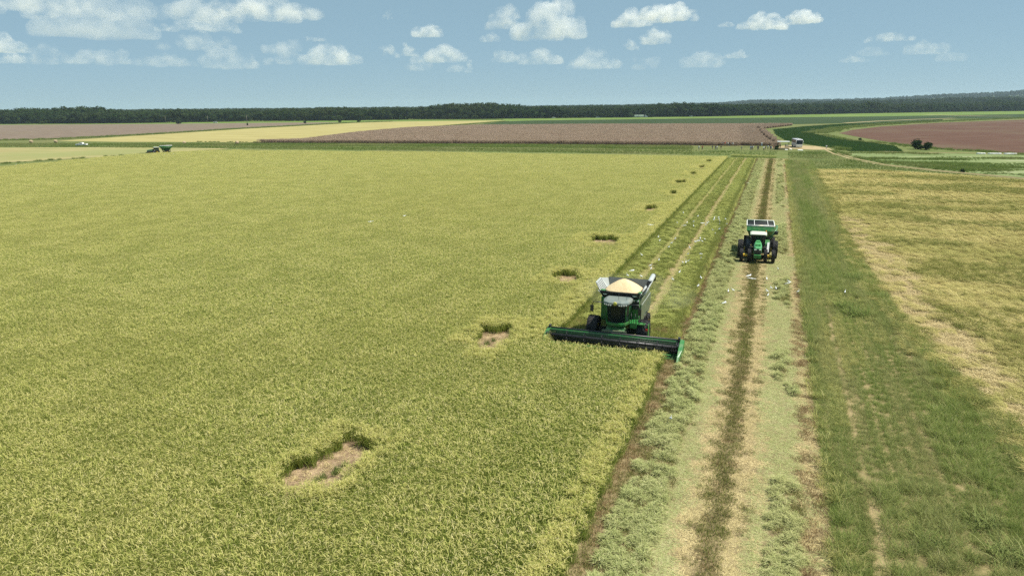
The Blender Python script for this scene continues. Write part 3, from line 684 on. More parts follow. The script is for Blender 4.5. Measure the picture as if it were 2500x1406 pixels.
# ------------------------------------------------------------------ dry corn and soybeans
def corn_patch(seed, size=4.2, n=150):
    r = np.random.default_rng(seed)
    xy = r.uniform(-size / 2, size / 2, (n, 2)); xy[:, 0] = np.round(xy[:, 0] / .75) * .75 + r.normal(0, .06, n)
    A = blades(r, xy, r.uniform(1.8, 2.3, n), np.full(n, .07), r.uniform(0, 6.28, n), r.uniform(0, .12, n), r.uniform(0, .1, n), 1, r.normal(.45, .15, n), tipw=.5)
    k = r.integers(0, n, n * 8)
    B = blades(r, xy[k], r.uniform(.4, .75, len(k)), r.uniform(.06, .10, len(k)), r.uniform(0, 6.28, len(k)), r.uniform(.4, 1.2, len(k)), r.uniform(.6, 1.6, len(k)), 2, r.normal(.5, .2, len(k)), z0=r.uniform(.5, 2.0, len(k)))
    m = merge([A, B]); return np_mesh('corn_patch_%d' % seed, m[0], m[1], m_corn, m[2])
corn = [corn_patch(1000 + i) for i in range(5)]
CORN = px_poly([(610, 349), (690, 350), (1300, 352), (1900, 356.8), (1898, 348), (1880, 334), (1861, 315.5), (1928, 307.5), (1928, 306.2), (1400, 307.5), (1150, 309.5), (1000, 315.5), (870, 328), (740, 346)])
LANE = [tuple(at(*p))[:2] for p in ((1912, 308.2), (1850, 313.2), (1852, 322), (1863, 334), (1875, 344), (1886, 352), (1890, 356))]
sheet('corn_field_floor', CORN, .05, soil_mat('corn_soil', [(.3, (.09, .062, .040)), (.6, (.14, .10, .065))], .3))
P = grid_pts(-420, 40, 300, 860, 4.0, rng, .1)
P = P[in_poly(P, CORN) & seen(P)]
dl = dist_line(P, LANE); P = P[dl > 12]
Q = grid_pts(-40, 40, 330, 800, 1.9, rng, .1); Q = Q[in_poly(Q, CORN)]; dq = dist_line(Q, LANE); Q = Q[(dq > 1.7) & (dq < 13.5)]
scatter('corn_margin', corn, Q, rng, 'dry corn along the curved lane at the right end of the corn field', 'corn', rot=rng.choice([0, np.pi], len(Q)), scl=(.46, .52), zscl=1.75)
scatter('corn_crop', corn, P, rng, 'dry brown corn standing in the field beyond the ditch', 'corn', rot=rng.choice([0, np.pi], len(P)), scl=(1, 1.1), zscl=.85)
soyp = [tuft(1100 + i, m_soy, n=70, rad_=.75, L=(.25, .55), W=(.14, .24), t=(.5, .22), lean=(.2, 1.2), bend=(.2, .9), segs=1, name='soy') for i in range(6)]
SOY = px_poly([(1888, 316.5), (1895, 329), (1918, 343), (1955, 350), (1990, 356), (2040, 362), (2075, 369.5), (2205, 371), (2180, 357), (2120, 349), (2078, 344), (2030, 337), (1985, 327.5), (1990, 323), (2050, 311), (2150, 303.5), (2300, 295), (2300, 292.5), (2140, 301), (2062, 303), (1970, 309)])
sheet('soybean_floor', SOY, .055, soil_mat('soy_soil', [(.3, (.025, .05, .02)), (.6, (.05, .08, .03))], .4))
P = grid_pts(-20, 230, 300, 1120, 1.0, rng, .12); P = P[in_poly(P, SOY) & seen(P)]
P = P[(P[:, 1] < 520) | (rng.random(len(P)) < .4)]
scatter('soybean_crop', soyp, P, rng, 'dark green soybeans curving between the corn and the red field', 'soybeans', scl=(.8, 1.2))

# ------------------------------------------------------------------ hills and woods
def tree_mesh(seed, H=17.0, W=11.0, n=860, lobes=9, leaf=.85, zlo=.34):
    r = np.random.default_rng(seed)
    C = np.stack([r.uniform(-.28, .28, lobes) * W, r.uniform(-.28, .28, lobes) * W, r.uniform(zlo, .84, lobes) * H], 1)
    C[0] = (r.normal(0, .5), r.normal(0, .5), .84 * H); R = r.uniform(.20, .32, lobes) * W * 1.1
    k = r.integers(0, lobes, n); d = r.normal(0, 1, (n, 3)); d /= np.linalg.norm(d, axis=1)[:, None]
    c = C[k] + d * (R[k] * r.uniform(.55, 1.05, n))[:, None] * [1, 1, .8]
    core = np.arange(n) < n // 8      # leaves round the stem tie the lobes together
    c[core] = np.stack([r.normal(0, .07, n) * W, r.normal(0, .07, n) * W, r.uniform(.16, .86, n) * H], 1)[core]
    nrm = d + r.normal(0, .28, (n, 3)); nrm /= np.linalg.norm(nrm, axis=1)[:, None]
    t1 = np.cross(nrm, r.normal(0, 1, (n, 3))); t1 /= np.linalg.norm(t1, axis=1)[:, None]; t2 = np.cross(nrm, t1)
    s = (leaf * r.uniform(.6, 1.3, n))[:, None]
    V = np.stack([c + t1 * s, c + t2 * s * .8, c - t1 * s * .9, c - t2 * s * .85], 1).reshape(-1, 3)
    Q = np.arange(n * 4).reshape(-1, 4); T = (r.normal(.42, .14, lobes)[k] + r.normal(0, .12, n)).repeat(4)
    # trunk and limbs, six-sided
    mb = MB(); mb.tube([(0, 0, 0), (.1, .05, H * .25), (0, .1, H * .5)], [W * .035, W * .028, W * .018], 6)
    for j in range(lobes):
        mb.tube([(0, 0, H * .22), tuple(C[j] * [.5, .5, .75]), tuple(C[j])], [W * .018, W * .012, W * .006], 5)
    tv = np.array(mb.v); tq = np.array([f if len(f) == 4 else (f[0], f[1], f[2], f[3]) for f in mb.f if len(f) == 4])
    me = np_mesh('tree_%d' % seed, np.concatenate([V, tv]), np.concatenate([Q, tq + len(V)]), [m_tree, m_bark], np.concatenate([T, np.zeros(len(tv))]))
    mi = np.zeros(len(Q) + len(tq), np.int32); mi[len(Q):] = 1; me.polygons.foreach_set('material_index', mi)
    return me
trees = [tree_mesh(2000 + i, H=rng.uniform(13, 18), W=rng.uniform(10, 15), zlo=.22) for i in range(7)] + [tree_mesh(2100 + i, H=8, W=9, n=820, lobes=7, leaf=.6, zlo=.2) for i in range(2)]
EDGE = [(-300, 305.5), (0, 304), (300, 302), (420, 300), (600, 297.5), (760, 296), (1000, 293), (1250, 290.5), (1565, 287.2), (1760, 284.6), (2100, 277.8), (2300, 274.5), (2500, 271.8), (2800, 267)]
EW = [at(*p) for p in EDGE]
seg = [(b - a).length for a, b in zip(EW[:-1], EW[1:])]; tot = sum(seg)
def along(s):
    for (a, b), l in zip(zip(EW[:-1], EW[1:]), seg):
        if s <= l: return a + (b - a) * (s / l), Vector((-(b - a).y, (b - a).x, 0)).normalized()
        s -= l
    return EW[-1], Vector((0, 1, 0))
# a front row of single trees (inside the frame), the wood behind as one mass
hs = {m.name: max(v.co.z for v in m.vertices) for m in trees}
s_ = 0; k = 0; rnd = random.Random(5)
while s_ < tot and k < 250:
    p, nn = along(s_); px0, py0, _ = project(p.x, p.y)
    s_ += rnd.uniform(7, 11)
    if px0 < -20 or px0 > 2520: continue
    if (1560 < px0 < 1600 or px0 > 40) and rnd.random() < .12: continue
    small = rnd.random() < .22
    o = bpy.data.objects.new('tree', trees[7 + rnd.randrange(2)] if small else trees[rnd.randrange(7)]); col.objects.link(o)
    q = p + nn * rnd.uniform(2, 14); o.location = (q.x, q.y, -.1)
    sc0 = rnd.uniform(.62, 1.05) + .95 * max(0, mnoise.noise((s_ * .009, 3.3, 0))) ; o.scale = (sc0 * 1.1, sc0 * 1.1, sc0 * rnd.uniform(.62, .98)); o.rotation_euler = (0, 0, rnd.uniform(0, 6.28))
    tag(o, 'low rounded green tree in the front row of the distant wood' if small else 'tall dark green tree in the front row of the distant wood', 'tree', 'front row trees of the distant wood')
    k += 1
# hills
def hill_h(x, y):
    D = math.hypot(x, y); px0, _, w0 = project(x, y)
    if w0 <= 0: return 0
    top = np.interp(px0, [-500, 1100, 1500, 1750, 1850, 1900, 2050, 2130, 2200, 2300, 2400, 2500, 3000], [0, 0, 2, 14, 34, 30, 30, 32, 42, 56, 58, 70, 80])
    k = np.clip((D - 3600) / 2200, 0, 1); k = k * k * (3 - 2 * k)
    mid = np.interp(px0, [1900, 2050, 2300, 3000], [0, 8, 14, 20]) * np.clip((D - 2300) / 500, 0, 1)
    return float(max(top * k, mid) + 3 * (mnoise.noise((x / 400, y / 400, 0))) * k)
hv = []; hf = []; na, nd = 70, 26
for j in range(nd):
    D = 2300 + 5200 * j / (nd - 1)
    for i in range(na):
        a = math.atan2(ray(1000 + 2000 * i / (na - 1), 250).x, ray(1000 + 2000 * i / (na - 1), 250).y)
        X, Y = D * math.sin(a), D * math.cos(a); hv.append((X, Y, hill_h(X, Y) - 1.0 if j else -3))
for j in range(nd - 1):
    for i in range(na - 1): hf.append((j * na + i, j * na + i + 1, (j + 1) * na + i + 1, (j + 1) * na + i))
me = bpy.data.meshes.new('hills'); me.from_pydata(hv, [], hf); me.materials.append(soil_mat('hill_ground', [(.3, (.03, .045, .018)), (.7, (.06, .08, .03))], .01))
for p in me.polygons: p.use_smooth = True
o = bpy.data.objects.new('hills', me); col.objects.link(o); tag(o, kind='structure')
PT = []; ST = []
for i in range(int(tot / 7)):                       # thick wood right behind the front row
    for j in range(14):
        p, nn = along(i * 7 + rnd.uniform(-3, 3)); q = p + nn * (16 + j * 9 + rnd.uniform(-4, 4)); PT.append((q.x, q.y, 0)); ST.append(rnd.uniform(.6, 1.0) + .9 * max(0, mnoise.noise((q.x * .008, q.y * .008, 1))))
for D0, D1, n, sc0 in ((1350, 2400, 5200, 1.0), (2400, 3600, 4200, 1.15), (3600, 7400, 9000, 1.35)):
    for i in range(n):
        px0 = rnd.uniform(-150, 2650); D = math.sqrt(rnd.uniform(D0 * D0, D1 * D1)); d = ray(px0, 262); a = math.atan2(d.x, d.y)
        q = Vector((D * math.sin(a), D * math.cos(a), 0)); e = np.interp(px0, [p[0] for p in EDGE], [p.length for p in EW])
        if D < e + 140: continue
        PT.append((q.x, q.y, hill_h(q.x, q.y))); ST.append(sc0 * rnd.uniform(.75, 1.2))
PT = np.array(PT); px0, _, w0 = project(PT[:, 0], PT[:, 1]); k = (w0 > 0) & (px0 > -300) & (px0 < 2800)
scatter('woodland', trees[:7], PT[k], rng, 'far-off woods covering the plain and the low hills to the horizon', 'woods', sarr=np.array(ST)[k])

# ================================================================== CLOUDS
def cloud_mesh(seed, Wd, Hd, Dp, n):
    r = random.Random(seed); mb = MB()
    for i in range(n):
        u = r.gauss(0, .30); u = max(-.5, min(.5, u)); env = max(.12, 1 - (abs(u) / .55) ** 1.7)
        if i < 5: u = -.42 + .21 * i
        rr = r.uniform(.10, .24) * min(Wd, Hd * 2.2) * (.55 + .6 * env)
        z = r.uniform(0, max(0.01, Hd * env * r.uniform(.6, 1.0) - rr * .7))
        mb.ball((u * Wd, r.gauss(0, .22) * Dp, z), (rr * 1.1, rr * 1.1, rr * .85), 12, 8)
    me = mb.mesh('cloud', []); o = bpy.data.objects.new('cloud_shape', me); col.objects.link(o)
    vx = max(Wd / 46, Hd / 26)
    rm = o.modifiers.new('r', 'REMESH'); rm.mode = 'VOXEL'; rm.voxel_size = vx
    for sz, st in ((Hd * .42, Hd * .26), (Hd * .17, Hd * .13), (Hd * .075, Hd * .06)):
        tx = bpy.data.textures.new('puff', 'CLOUDS'); tx.noise_scale = sz; tx.noise_depth = 2
        d = o.modifiers.new('d', 'DISPLACE'); d.texture = tx; d.strength = st; d.mid_level = .5; d.texture_coords = 'LOCAL'
    dg = bpy.context.evaluated_depsgraph_get(); m2 = bpy.data.meshes.new_from_object(o.evaluated_get(dg))
    bpy.data.objects.remove(o); m2.name = 'cloud'
    co = np.empty(len(m2.vertices) * 3, np.float32); m2.vertices.foreach_get('co', co); co = co.reshape(-1, 3)
    lo = -Hd * .10; co[:, 2] = np.where(co[:, 2] < lo, lo + (co[:, 2] - lo) * .25, co[:, 2])
    m2.vertices.foreach_set('co', co.ravel()); m2.update()
    return m2
CLOUD_BASE = 1150.0
CLOUDS = [  # photo centre x, base y, width px, height px, optical depth, label
    (235, 76, 200, 88, 3.2, 'big towering white cloud with ragged left shoulder'),
    (70, 26, 320, 42, 2.2, 'wide grey based cloud cut by the left top corner'),
    (480, 42, 240, 50, 2.6, 'broad white cloud left of the widest cloud at the top'),
    (660, 40, 225, 52, 4, 'bright white cloud with blunt right end at the top edge'),
    (485, 72, 170, 28, 2.2, 'long flat white cloud under the broad top clouds'),
    (480, 118, 150, 38, 1.6, 'faint streaky cloud below the long flat cloud'),
    (10, 123, 70, 34, 5, 'small rounded cloud at the left edge'),
    (30, 152, 85, 22, 2, 'thin low cloud under the small rounded left cloud'),
    (128, 152, 60, 44, 2, 'ragged leaning cloud low on the left'),
    (240, 152, 110, 34, 2, 'faint broken cloud low left of centre'),
    (560, 160, 105, 56, 3, 'peaked pale cloud with sloping right side'),
    (400, 158, 120, 32, 1.2, 'very faint low cloud patch'),
    (690, 152, 70, 52, 3.5, 'leaning pale cloud with small puff above it'),
    (806, 150, 120, 56, 5, 'arched bright cloud left of the middle'),
    (950, 138, 40, 34, 3, 'narrow wispy cloud left of a pair'),
    (998, 134, 42, 30, 4, 'small compact bright cloud of a pair'),
    (1020, 168, 60, 34, 2.5, 'pale cloud below the compact bright cloud'),
    (1085, 146, 96, 44, 4, 'ragged bright cloud with heavy right half'),
    (1148, 176, 22, 28, 2, 'tiny upright cloud puff low near the middle'),
    (1047, 86, 66, 38, 6, 'small bright arrowhead shaped cloud'),
    (947, 46, 24, 20, 1.5, 'tiny faint cloud high up'),
    (1230, 64, 76, 60, 4, 'ragged tall cloud left of the tallest cloud'),
    (1197, 100, 40, 24, 2.5, 'small cloud under the ragged tall cloud'),
    (1345, 84, 150, 96, 9, 'tallest brightest heaped cloud reaching the top edge'),
    (1232, 148, 62, 34, 2.5, 'pale cloud low under the ragged tall cloud'),
    (1320, 152, 96, 38, 3, 'low pale cloud under the tallest cloud'),
    (1450, 162, 120, 46, 2.6, 'low sloping pale cloud right of the middle'),
    (1540, 60, 84, 38, 6, 'bright lumpy cloud left of a wide domed cloud'),
    (1636, 46, 120, 42, 8, 'wide domed bright white cloud'),
    (1597, 104, 66, 42, 6, 'bright cloud with pointed top under the domed cloud'),
    (1541, 120, 34, 24, 3, 'small puff left of the pointed cloud'),
    (1575, 166, 56, 34, 1.8, 'faint low cloud right of the sloping cloud'),
    (1715, 158, 90, 42, 2.0, 'faint low cloud with bright upper left'),
    (1800, 140, 56, 18, 2.2, 'thin pale low cloud on the right half'),
    (1862, 66, 92, 38, 7, 'bright cloud with small tail on its right'),
    (1960, 54, 70, 34, 8, 'compact bright cloud furthest right of the bright ones'),
    (1772, 64, 32, 13, 2, 'tiny flat cloud left of the bright tailed cloud'),
    (2170, 98, 86, 24, 2.0, 'thin pale cloud with wispy right end'),
    (2262, 128, 70, 28, 1.7, 'faint pale cloud at the far right'),
    (2085, 150, 60, 16, 1.2, 'faintest flat cloud low at right'),
    (2320, 146, 50, 26, 1.1, 'faint hazy puff at the right low down'),
    (1115, 174, 46, 20, 1.4, 'faint low wisp under the ragged bright cloud'),
    (770, 100, 44, 14, 1.6, 'thin wisp above the arched cloud'),
    (2125, 134, 60, 22, 1.0, 'barely visible hazy cloud low at right')]
for i, (cx, cyb, cw, ch, od, lab) in enumerate(CLOUDS):
    d = ray(cx, cyb); hl = math.hypot(d.x, d.y); D = min(CLOUD_BASE * hl / max(d.z, .02 * hl), 34000)
    pos = Vector((d.x / hl * D, d.y / hl * D, CAM_H + d.z / hl * D)); k = D / F
    me = cloud_mesh(40 + i, cw * k * .94, ch * k * .98, cw * k * .7, max(10, int(16 + cw / 9)))
    m, t, out = new_mat('cloud_vapour_%02d' % i)
    v = N(t, 'VolumeScatter'); v.inputs['Color'].default_value = (.935, .95, .965, 1); v.inputs['Anisotropy'].default_value = .0
    n = pos_noise(t, 1 / (ch * k * .62), (1, 1, 1.25), 6, .62)
    e = math_(t, 'MULTIPLY', math_(t, 'SUBTRACT', n, .40), 4.2, True)
    t.links.new(math_(t, 'MULTIPLY', e, od * .33 / (min(cw, ch * 1.6) * k)), v.inputs['Density'])
    t.links.new(v.outputs[0], out.inputs['Volume']); me.materials.append(m)
    o = bpy.data.objects.new('cloud', me); col.objects.link(o); o.location = pos; o.rotation_euler = (0, 0, math.atan2(-d.x, d.y))
    tag(o, lab, 'cloud', 'cumulus clouds')

# ================================================================== MACHINES
m_green = paint('machine_green', (.012, .150, .030), .36, dust=.30)
m_green_d = paint('dusty_green', (.020, .135, .035), .5, dust=.45)
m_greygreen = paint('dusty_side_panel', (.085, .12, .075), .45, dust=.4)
m_yel = paint('badge_yellow', (.55, .52, .08), .5, dust=.2); MATS['badge'] = m_yel; m_yel = paint('wheel_yellow', (.72, .50, .03), .4, dust=.3)
m_rub = paint('tyre_rubber', (.022, .022, .024), .75, dust=.22, dustcol=(.10, .085, .06), spec=.25)
m_blk = paint('black_steel', (.018, .018, .022), .4, dust=.15, dustcol=(.12, .10, .07))
m_dark = paint('dark_recess', (.02, .026, .022), .7, dust=.3, dustcol=(.10, .09, .06))
m_tankin = paint('shaded_tank_steel', (.10, .115, .115), .5, dust=.3, dustcol=(.30, .28, .22)); m_grey = paint('galvanised_grey', (.42, .46, .45), .4, dust=.35, dustcol=(.45, .42, .34))  # m_tankin: grey steel darkened to stand for shade inside the tank
m_roof = paint('cab_roof_grey', (.14, .175, .165), .45, dust=.3, dustcol=(.40, .33, .22))
m_white = paint('white_paint', (.78, .78, .74), .4, dust=.15)
m_cream = paint('cream_roof', (.50, .54, .43), .45, dust=.15)
m_lamp = paint('lamp_glass', (.75, .75, .70), .15, dust=.05)
m_red = paint('red_lens', (.5, .03, .02), .3, dust=.1)
m, t, out = new_mat('cab_glass')
p = N(t, 'BsdfPrincipled'); p.inputs['Base Color'].default_value = (.010, .016, .018, 1); p.inputs['Roughness'].default_value = .12; p.inputs['Specular IOR Level'].default_value = .3
t.links.new(p.outputs[0], out.inputs[0]); m_glass = m
m, t, out = new_mat('grain')
n = pos_noise(t, 9, (1, 1, 1), 8, .75, world=False); c = ramp(t, [(.3, (.46, .34, .17)), (.5, (.62, .48, .275)), (.7, (.73, .59, .37))], n)
p = N(t, 'BsdfPrincipled'); p.inputs['Roughness'].default_value = .9; t.links.new(c, p.inputs['Base Color'])
b = N(t, 'Bump', i_0=.6, i_1=.05); t.links.new(n, b.inputs['Height']); t.links.new(b.outputs[0], p.inputs['Normal']); t.links.new(p.outputs[0], out.inputs[0]); m_grain = m

def wheel(parent, c, R, Wd, rimR, lugs=22, side=1, name='wheel'):
    """rim and hub as the wheel, the lugged tyre as its part; axis x, c = hub centre"""
    mb = MB(); h = Wd / 2
    mb.lathe([(-h * .75, rimR * 1.0), (-h * .6, rimR * .86), (0, rimR * .8), (side * h * .25, rimR * .55), (side * h * .3, rimR * .25), (side * h * .75, rimR * .22), (side * h * .78, 0)] if side > 0 else
             [(h * .75, rimR * 1.0), (h * .6, rimR * .86), (0, rimR * .8), (-h * .25, rimR * .55), (-h * .3, rimR * .25), (-h * .75, rimR * .22), (-h * .78, 0)], 28)
    mb.lathe([(side * h * .45, rimR * .86), (side * h * .72, rimR * 1.02)], 28)
    wo = mb.build(name, m_yel, parent); wo.location = c
    mb = MB()
    mb.lathe([(-h * .78, rimR * .98), (-h * .96, rimR * 1.15), (-h, (rimR + R) / 2), (-h * .93, R * .90), (-h * .75, R * .945), (0, R * .955), (h * .75, R * .945), (h * .93, R * .90), (h, (rimR + R) / 2), (h * .96, rimR * 1.15), (h * .78, rimR * .98)], 48)
    lw = .36 * 2 * math.pi * R / lugs
    for k in range(lugs):
        for sx in (-1, 1):
            a0 = 2 * math.pi * (k + (.25 if sx > 0 else -.25)) / lugs
            vs = []
            for (u, da, r0) in ((.02, 0, R * .94), (.55, .55, R * .94), (.97, .95, R * .885)):
                a = a0 + da * 2 * math.pi / lugs * 1.0
                for dw in (-.5, .5):
                    aa = a + dw * lw / R
                    for rr in (r0, R * (1.0 if u < .9 else .965)):
                        vs.append((sx * u * h, rr * math.cos(aa), rr * math.sin(aa)))
            fs = []
            for j in (0, 4):
                fs += [(j + 1, j + 3, j + 7, j + 5), (j, j + 1, j + 5, j + 4), (j + 2, j + 6, j + 7, j + 3)]
            fs += [(0, 2, 3, 1), (8, 9, 11, 10)]
            mb.add(vs, fs)
    ty = mb.build('tyre', m_rub, wo)
    return wo

# ------------------------------------------------------------------ combine harvester (drives towards -Y)
def make_combine():
    R0 = empty('combine_harvester', (-10.5, 51.7, 0))
    tag(R0, 'green combine harvester cutting rice with its wide header lowered and its grain tank full', 'combine harvester')
    mb = MB()   # body: separator housing, bulkhead, rear hood
    mb.prism([(.62, 1.35), (.62, 3.30), (1.0, 3.36), (3.4, 3.36), (5.0, 3.05), (5.5, 2.2), (5.5, 1.5), (4.6, 1.05), (1.6, .95)], 'x', -1.28, 1.28)
    mb.prism([(.38, 1.55), (.38, 3.38), (.80, 3.38), (.80, 1.45)], 'x', -1.52, -.98)
    mb.prism([(.38, 1.55), (.38, 3.38), (.80, 3.38), (.80, 1.45)], 'x', .98, 1.52)
    body = mb.build('body', m_green, R0, .04)
    mb = MB(); mb.prism([(.85, 1.35), (.85, 2.85), (1.1, 3.30), (4.3, 3.24), (5.3, 2.7), (5.35, 1.75), (4.7, 1.35)], 'x', 1.29, 1.62)
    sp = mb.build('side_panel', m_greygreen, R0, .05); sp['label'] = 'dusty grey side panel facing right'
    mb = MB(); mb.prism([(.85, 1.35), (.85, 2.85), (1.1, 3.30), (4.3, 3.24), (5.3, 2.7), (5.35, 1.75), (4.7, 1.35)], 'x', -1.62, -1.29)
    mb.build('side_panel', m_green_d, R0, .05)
    mb = MB(); mb.box(1.615, 1.63, 1.0, 4.9, 2.78, 2.86); mb.build('panel_trim', m_grey, sp)
    mb = MB(); mb.box(-1.0, 1.0, 3.5, 4.9, 3.2, 3.42); mb.box(.3, .9, 3.3, 3.9, 3.42, 3.62)
    for k in range(6): mb.box(-.95, .2, 3.62 + k * .2, 3.70 + k * .2, 3.42, 3.47)
    mb.build('engine_hood', m_dark, R0, .03)
    # cab
    mb = MB()
    F0 = [(-.86, -.35), (-.70, -.85), (-.35, -1.07), (.35, -1.07), (.70, -.85), (.86, -.35), (.86, .36), (-.86, .36)]
    F1 = [(-.94, -.40), (-.78, -1.00), (-.38, -1.25), (.38, -1.25), (.78, -1.00), (.94, -.40), (.94, .36), (-.94, .36)]
    n = len(F0)
    mb.add([(x, y, 1.80) for x, y in F0] + [(x, y, 3.30) for x, y in F1], [tuple(range(n))[::-1], tuple(range(n, 2 * n))] + [(i, (i + 1) % n, (i + 1) % n + n, i + n) for i in range(n)])
    cab = mb.build('cab', m_glass, R0)
    mb = MB()
    for i in (0, 1, 4, 5, 6, 7):
        a, b = F0[i], F1[i]; mb.tube([(a[0], a[1], 1.80), (b[0], b[1], 3.30)], .045, 6)
    mb.build('cab_pillar', m_green, cab)
    mb = MB(); mb.prism([(-.95, -.30), (-.76, -.98), (-.38, -1.22), (.38, -1.22), (.76, -.98), (.95, -.30), (.95, .36), (-.95, .36)], 'z', 1.58, 1.80)
    mb.build('cab_sill', m_green, cab, .03)
    mb = MB(); mb.tube([(0, -.62, 1.85), (0, -.75, 2.35)], .05, 6); mb.lathe([(0, .17), (.03, .19), (.05, .17)], 14, 'z', (0, -.75, 2.36))
    mb.box(-.28, .28, -.25, .28, 2.0, 2.2); mb.box(-.28, .28, .18, .30, 2.2, 2.85)
    mb.build('driver_seat', m_dark, cab, .03)
    rf = [(-1.12, -.55), (-.95, -1.22), (-.50, -1.52), (.50, -1.52), (.95, -1.22), (1.12, -.55), (1.06, .42), (-1.06, .42)]
    n = len(rf); rv = [(x, y, 3.36) for x, y in rf] + [(x * .97, y * .97, 3.50) for x, y in rf] + [(x * .78, y * .78, 3.60) for x, y in rf]
    mb = MB(); mb.add(rv, [tuple(range(n))[::-1], tuple(range(2 * n, 3 * n))] + [(i + o_, (i + 1) % n + o_, (i + 1) % n + n + o_, i + n + o_) for o_ in (0, n) for i in range(n)])
    roof = mb.build('cab_roof', m_roof, cab, .015)
    mb = MB(); mb.prism([(x * .96, y * .97) for x, y in rf[:6]] + [(.96, -.5), (-.96, -.5)], 'z', 3.25, 3.355); mb.build('visor', m_blk, roof)
    for x in (-.82, -.66, -.50, -.34, .34, .50, .66, .82):
        y = -1.50 if abs(x) < .5 else -1.50 + (abs(x) - .5) * .62
        mb = MB(); mb.box(x - .055, x + .055, y - .04, y + .03, 3.265, 3.345); mb.build('work_light', m_lamp, roof, .01)
    mb = MB(); mb.lathe([(-1.545, 0), (-1.545, .13), (-1.50, .15)], 20, 'y', (0, 0, 3.44)); mb.build('round_badge', MATS['badge'], roof)
    mb = MB(); mb.tube([(.15, -.9, 3.58), (.15, -.9, 4.2)], .012, 5); mb.tube([(.75, -.8, 3.55), (.75, -.8, 4.0)], .012, 5); mb.build('antenna', m_blk, roof)
    for sx in (-1, 1):
        mb = MB(); mb.tube([(sx * 1.02, -1.15, 3.36), (sx * 1.75, -1.25, 3.42), (sx * 1.85, -1.25, 3.1)], .035, 6)
        mi = mb.build('mirror_arm', m_blk, cab)
        mb = MB(); mb.box(sx * 1.85 - .13, sx * 1.85 + .13, -1.30, -1.20, 2.62, 3.12); mb.build('mirror', m_blk, mi, .03)
    # beside the cab on the right: ladder platform with rails, small grey tank window
    mb = MB(); mb.box(1.0, 2.20, -.85, .35, 1.70, 1.80); mb.box(1.10, 1.6, -.95, -.80, 1.45, 1.85); mb.box(1.3, 1.45, -.7, .3, 1.35, 1.7)
    pf = mb.build('ladder_platform', m_green, R0, .02)
    mb = MB()
    for x in (1.05, 1.35, 1.6): mb.tube([(x, -.93, 1.85), (x, -.95, 2.55), (x + .12, -.95, 2.65), (x + .16, -.95, 1.85)], .022, 6)
    mb.tube([(2.15, -.9, 1.8), (2.15, -.9, 2.6), (2.15, .3, 2.6), (2.15, .3, 1.8)], .025, 6)
    mb.build('handrail', m_blk, pf)
    mb = MB()
    for k in range(4): mb.box(2.05, 2.42, -.75, -.25, .55 + .3 * k, .59 + .3 * k)
    mb.box(2.03, 2.07, -.75, -.25, .45, 1.7); mb.box(2.42, 2.46, -.78, -.22, .40, 1.75); mb.build('ladder', m_green, pf)
    mb = MB(); mb.box(2.30, 2.46, -.99, -.93, 1.35, 1.5); mb.build('marker_light', m_red, pf)
    mb = MB(); mb.box(1.02, 1.50, .32, .40, 2.62, 3.25); mb.build('cab_side_window', m_dark, body)
    for x in (1.1, 1.42):
        mb = MB(); mb.box(x - .07, x + .07, .29, .37, 3.24, 3.34); mb.build('work_light', m_lamp, body)
    # grain tank wings: a funnel of four panels
    def panel(name, a, b, c, d, th, mat, parent):
        a, b, c, d = map(Vector, (a, b, c, d)); nn = (b - a).cross(d - a).normalized() * th
        mb = MB(); mb.hexa([a, b, c, d], [a + nn, b + nn, c + nn, d + nn]); return mb.build(name, mat, parent)
    tank = panel('tank_front_panel', (-1.38, .50, 3.38), (1.38, .50, 3.38), (1.62, .22, 3.92), (-1.62, .22, 3.92), .03, m_blk, R0)  # black here paints in the shade on the tank front
    panel('tank_front_flap', (-.75, .475, 3.42), (.75, .475, 3.42), (.80, .215, 3.88), (-.80, .215, 3.88), -.02, m_green, tank)
    for x in (-1.2, 1.15):
        mb = MB(); mb.lathe([(.0, 0), (.0, .10), (.02, .11)], 12, 'y', (0, 0, 0)); w_ = mb.build('tank_window', m_cream, tank); w_.location = (x, .30, 3.70); w_.scale = (1.7, 1, .9); w_.rotation_euler = (rad(-28), 0, 0)
    for sx in (-1, 1):
        w_ = panel('tank_side_panel', (sx * 1.40, .50, 3.38), (sx * 1.40, 3.1, 3.38), (sx * 2.12, 2.55, 4.42), (sx * 2.12, .95, 4.42), .03 * sx, m_grey, R0)
        panel('panel_gusset', (sx * 1.40, .50, 3.39), (sx * 2.12, .95, 4.41), (sx * 1.62, .24, 3.90), (sx * 1.45, .42, 3.5), .02, m_blk, w_)
        panel('panel_gusset', (sx * 1.40, 3.1, 3.39), (sx * 2.12, 2.55, 4.41), (sx * 1.65, 3.35, 4.25), (sx * 1.45, 3.2, 3.5), .02, m_blk if sx > 0 else m_grey, w_)  # right gusset black: shade of that tank corner put into its colour
        for k in range(5):
            y = 1.0 + .36 * k; mb = MB(); mb.tube([(sx * 1.44 - .03 * sx, y * .95 + .05, 3.46), (sx * 2.08 - .03 * sx, y, 4.38)], .018, 5); mb.build('panel_rib', m_blk, w_)
        mb = MB(); mb.tube([(sx * 1.36, .55, 3.40), (sx * 1.72, .10, 3.98)], .03, 6); mb.build('panel_strut', m_grey, w_)
        mb = MB(); mb.box(sx * 1.5 - .18, sx * 1.5 + .18, .7, 1.1, 3.62, 3.86); mb.build('hinge_bracket', m_green, w_, .03)
    panel('tank_rear_panel', (1.40, 3.1, 3.38), (-1.40, 3.1, 3.38), (-1.65, 3.45, 4.30), (1.65, 3.45, 4.30), .03, m_tankin, R0)  # shade inside the tank put into the rear panel's colour
    # unloading auger folded back along the right side
    mb = MB(); mb.tube([(1.42, 2.3, 3.2), (1.50, 2.5, 3.5), (1.60, 2.9, 3.68), (1.62, 6.15, 4.0)], [.19, .20, .20, .20], 14)
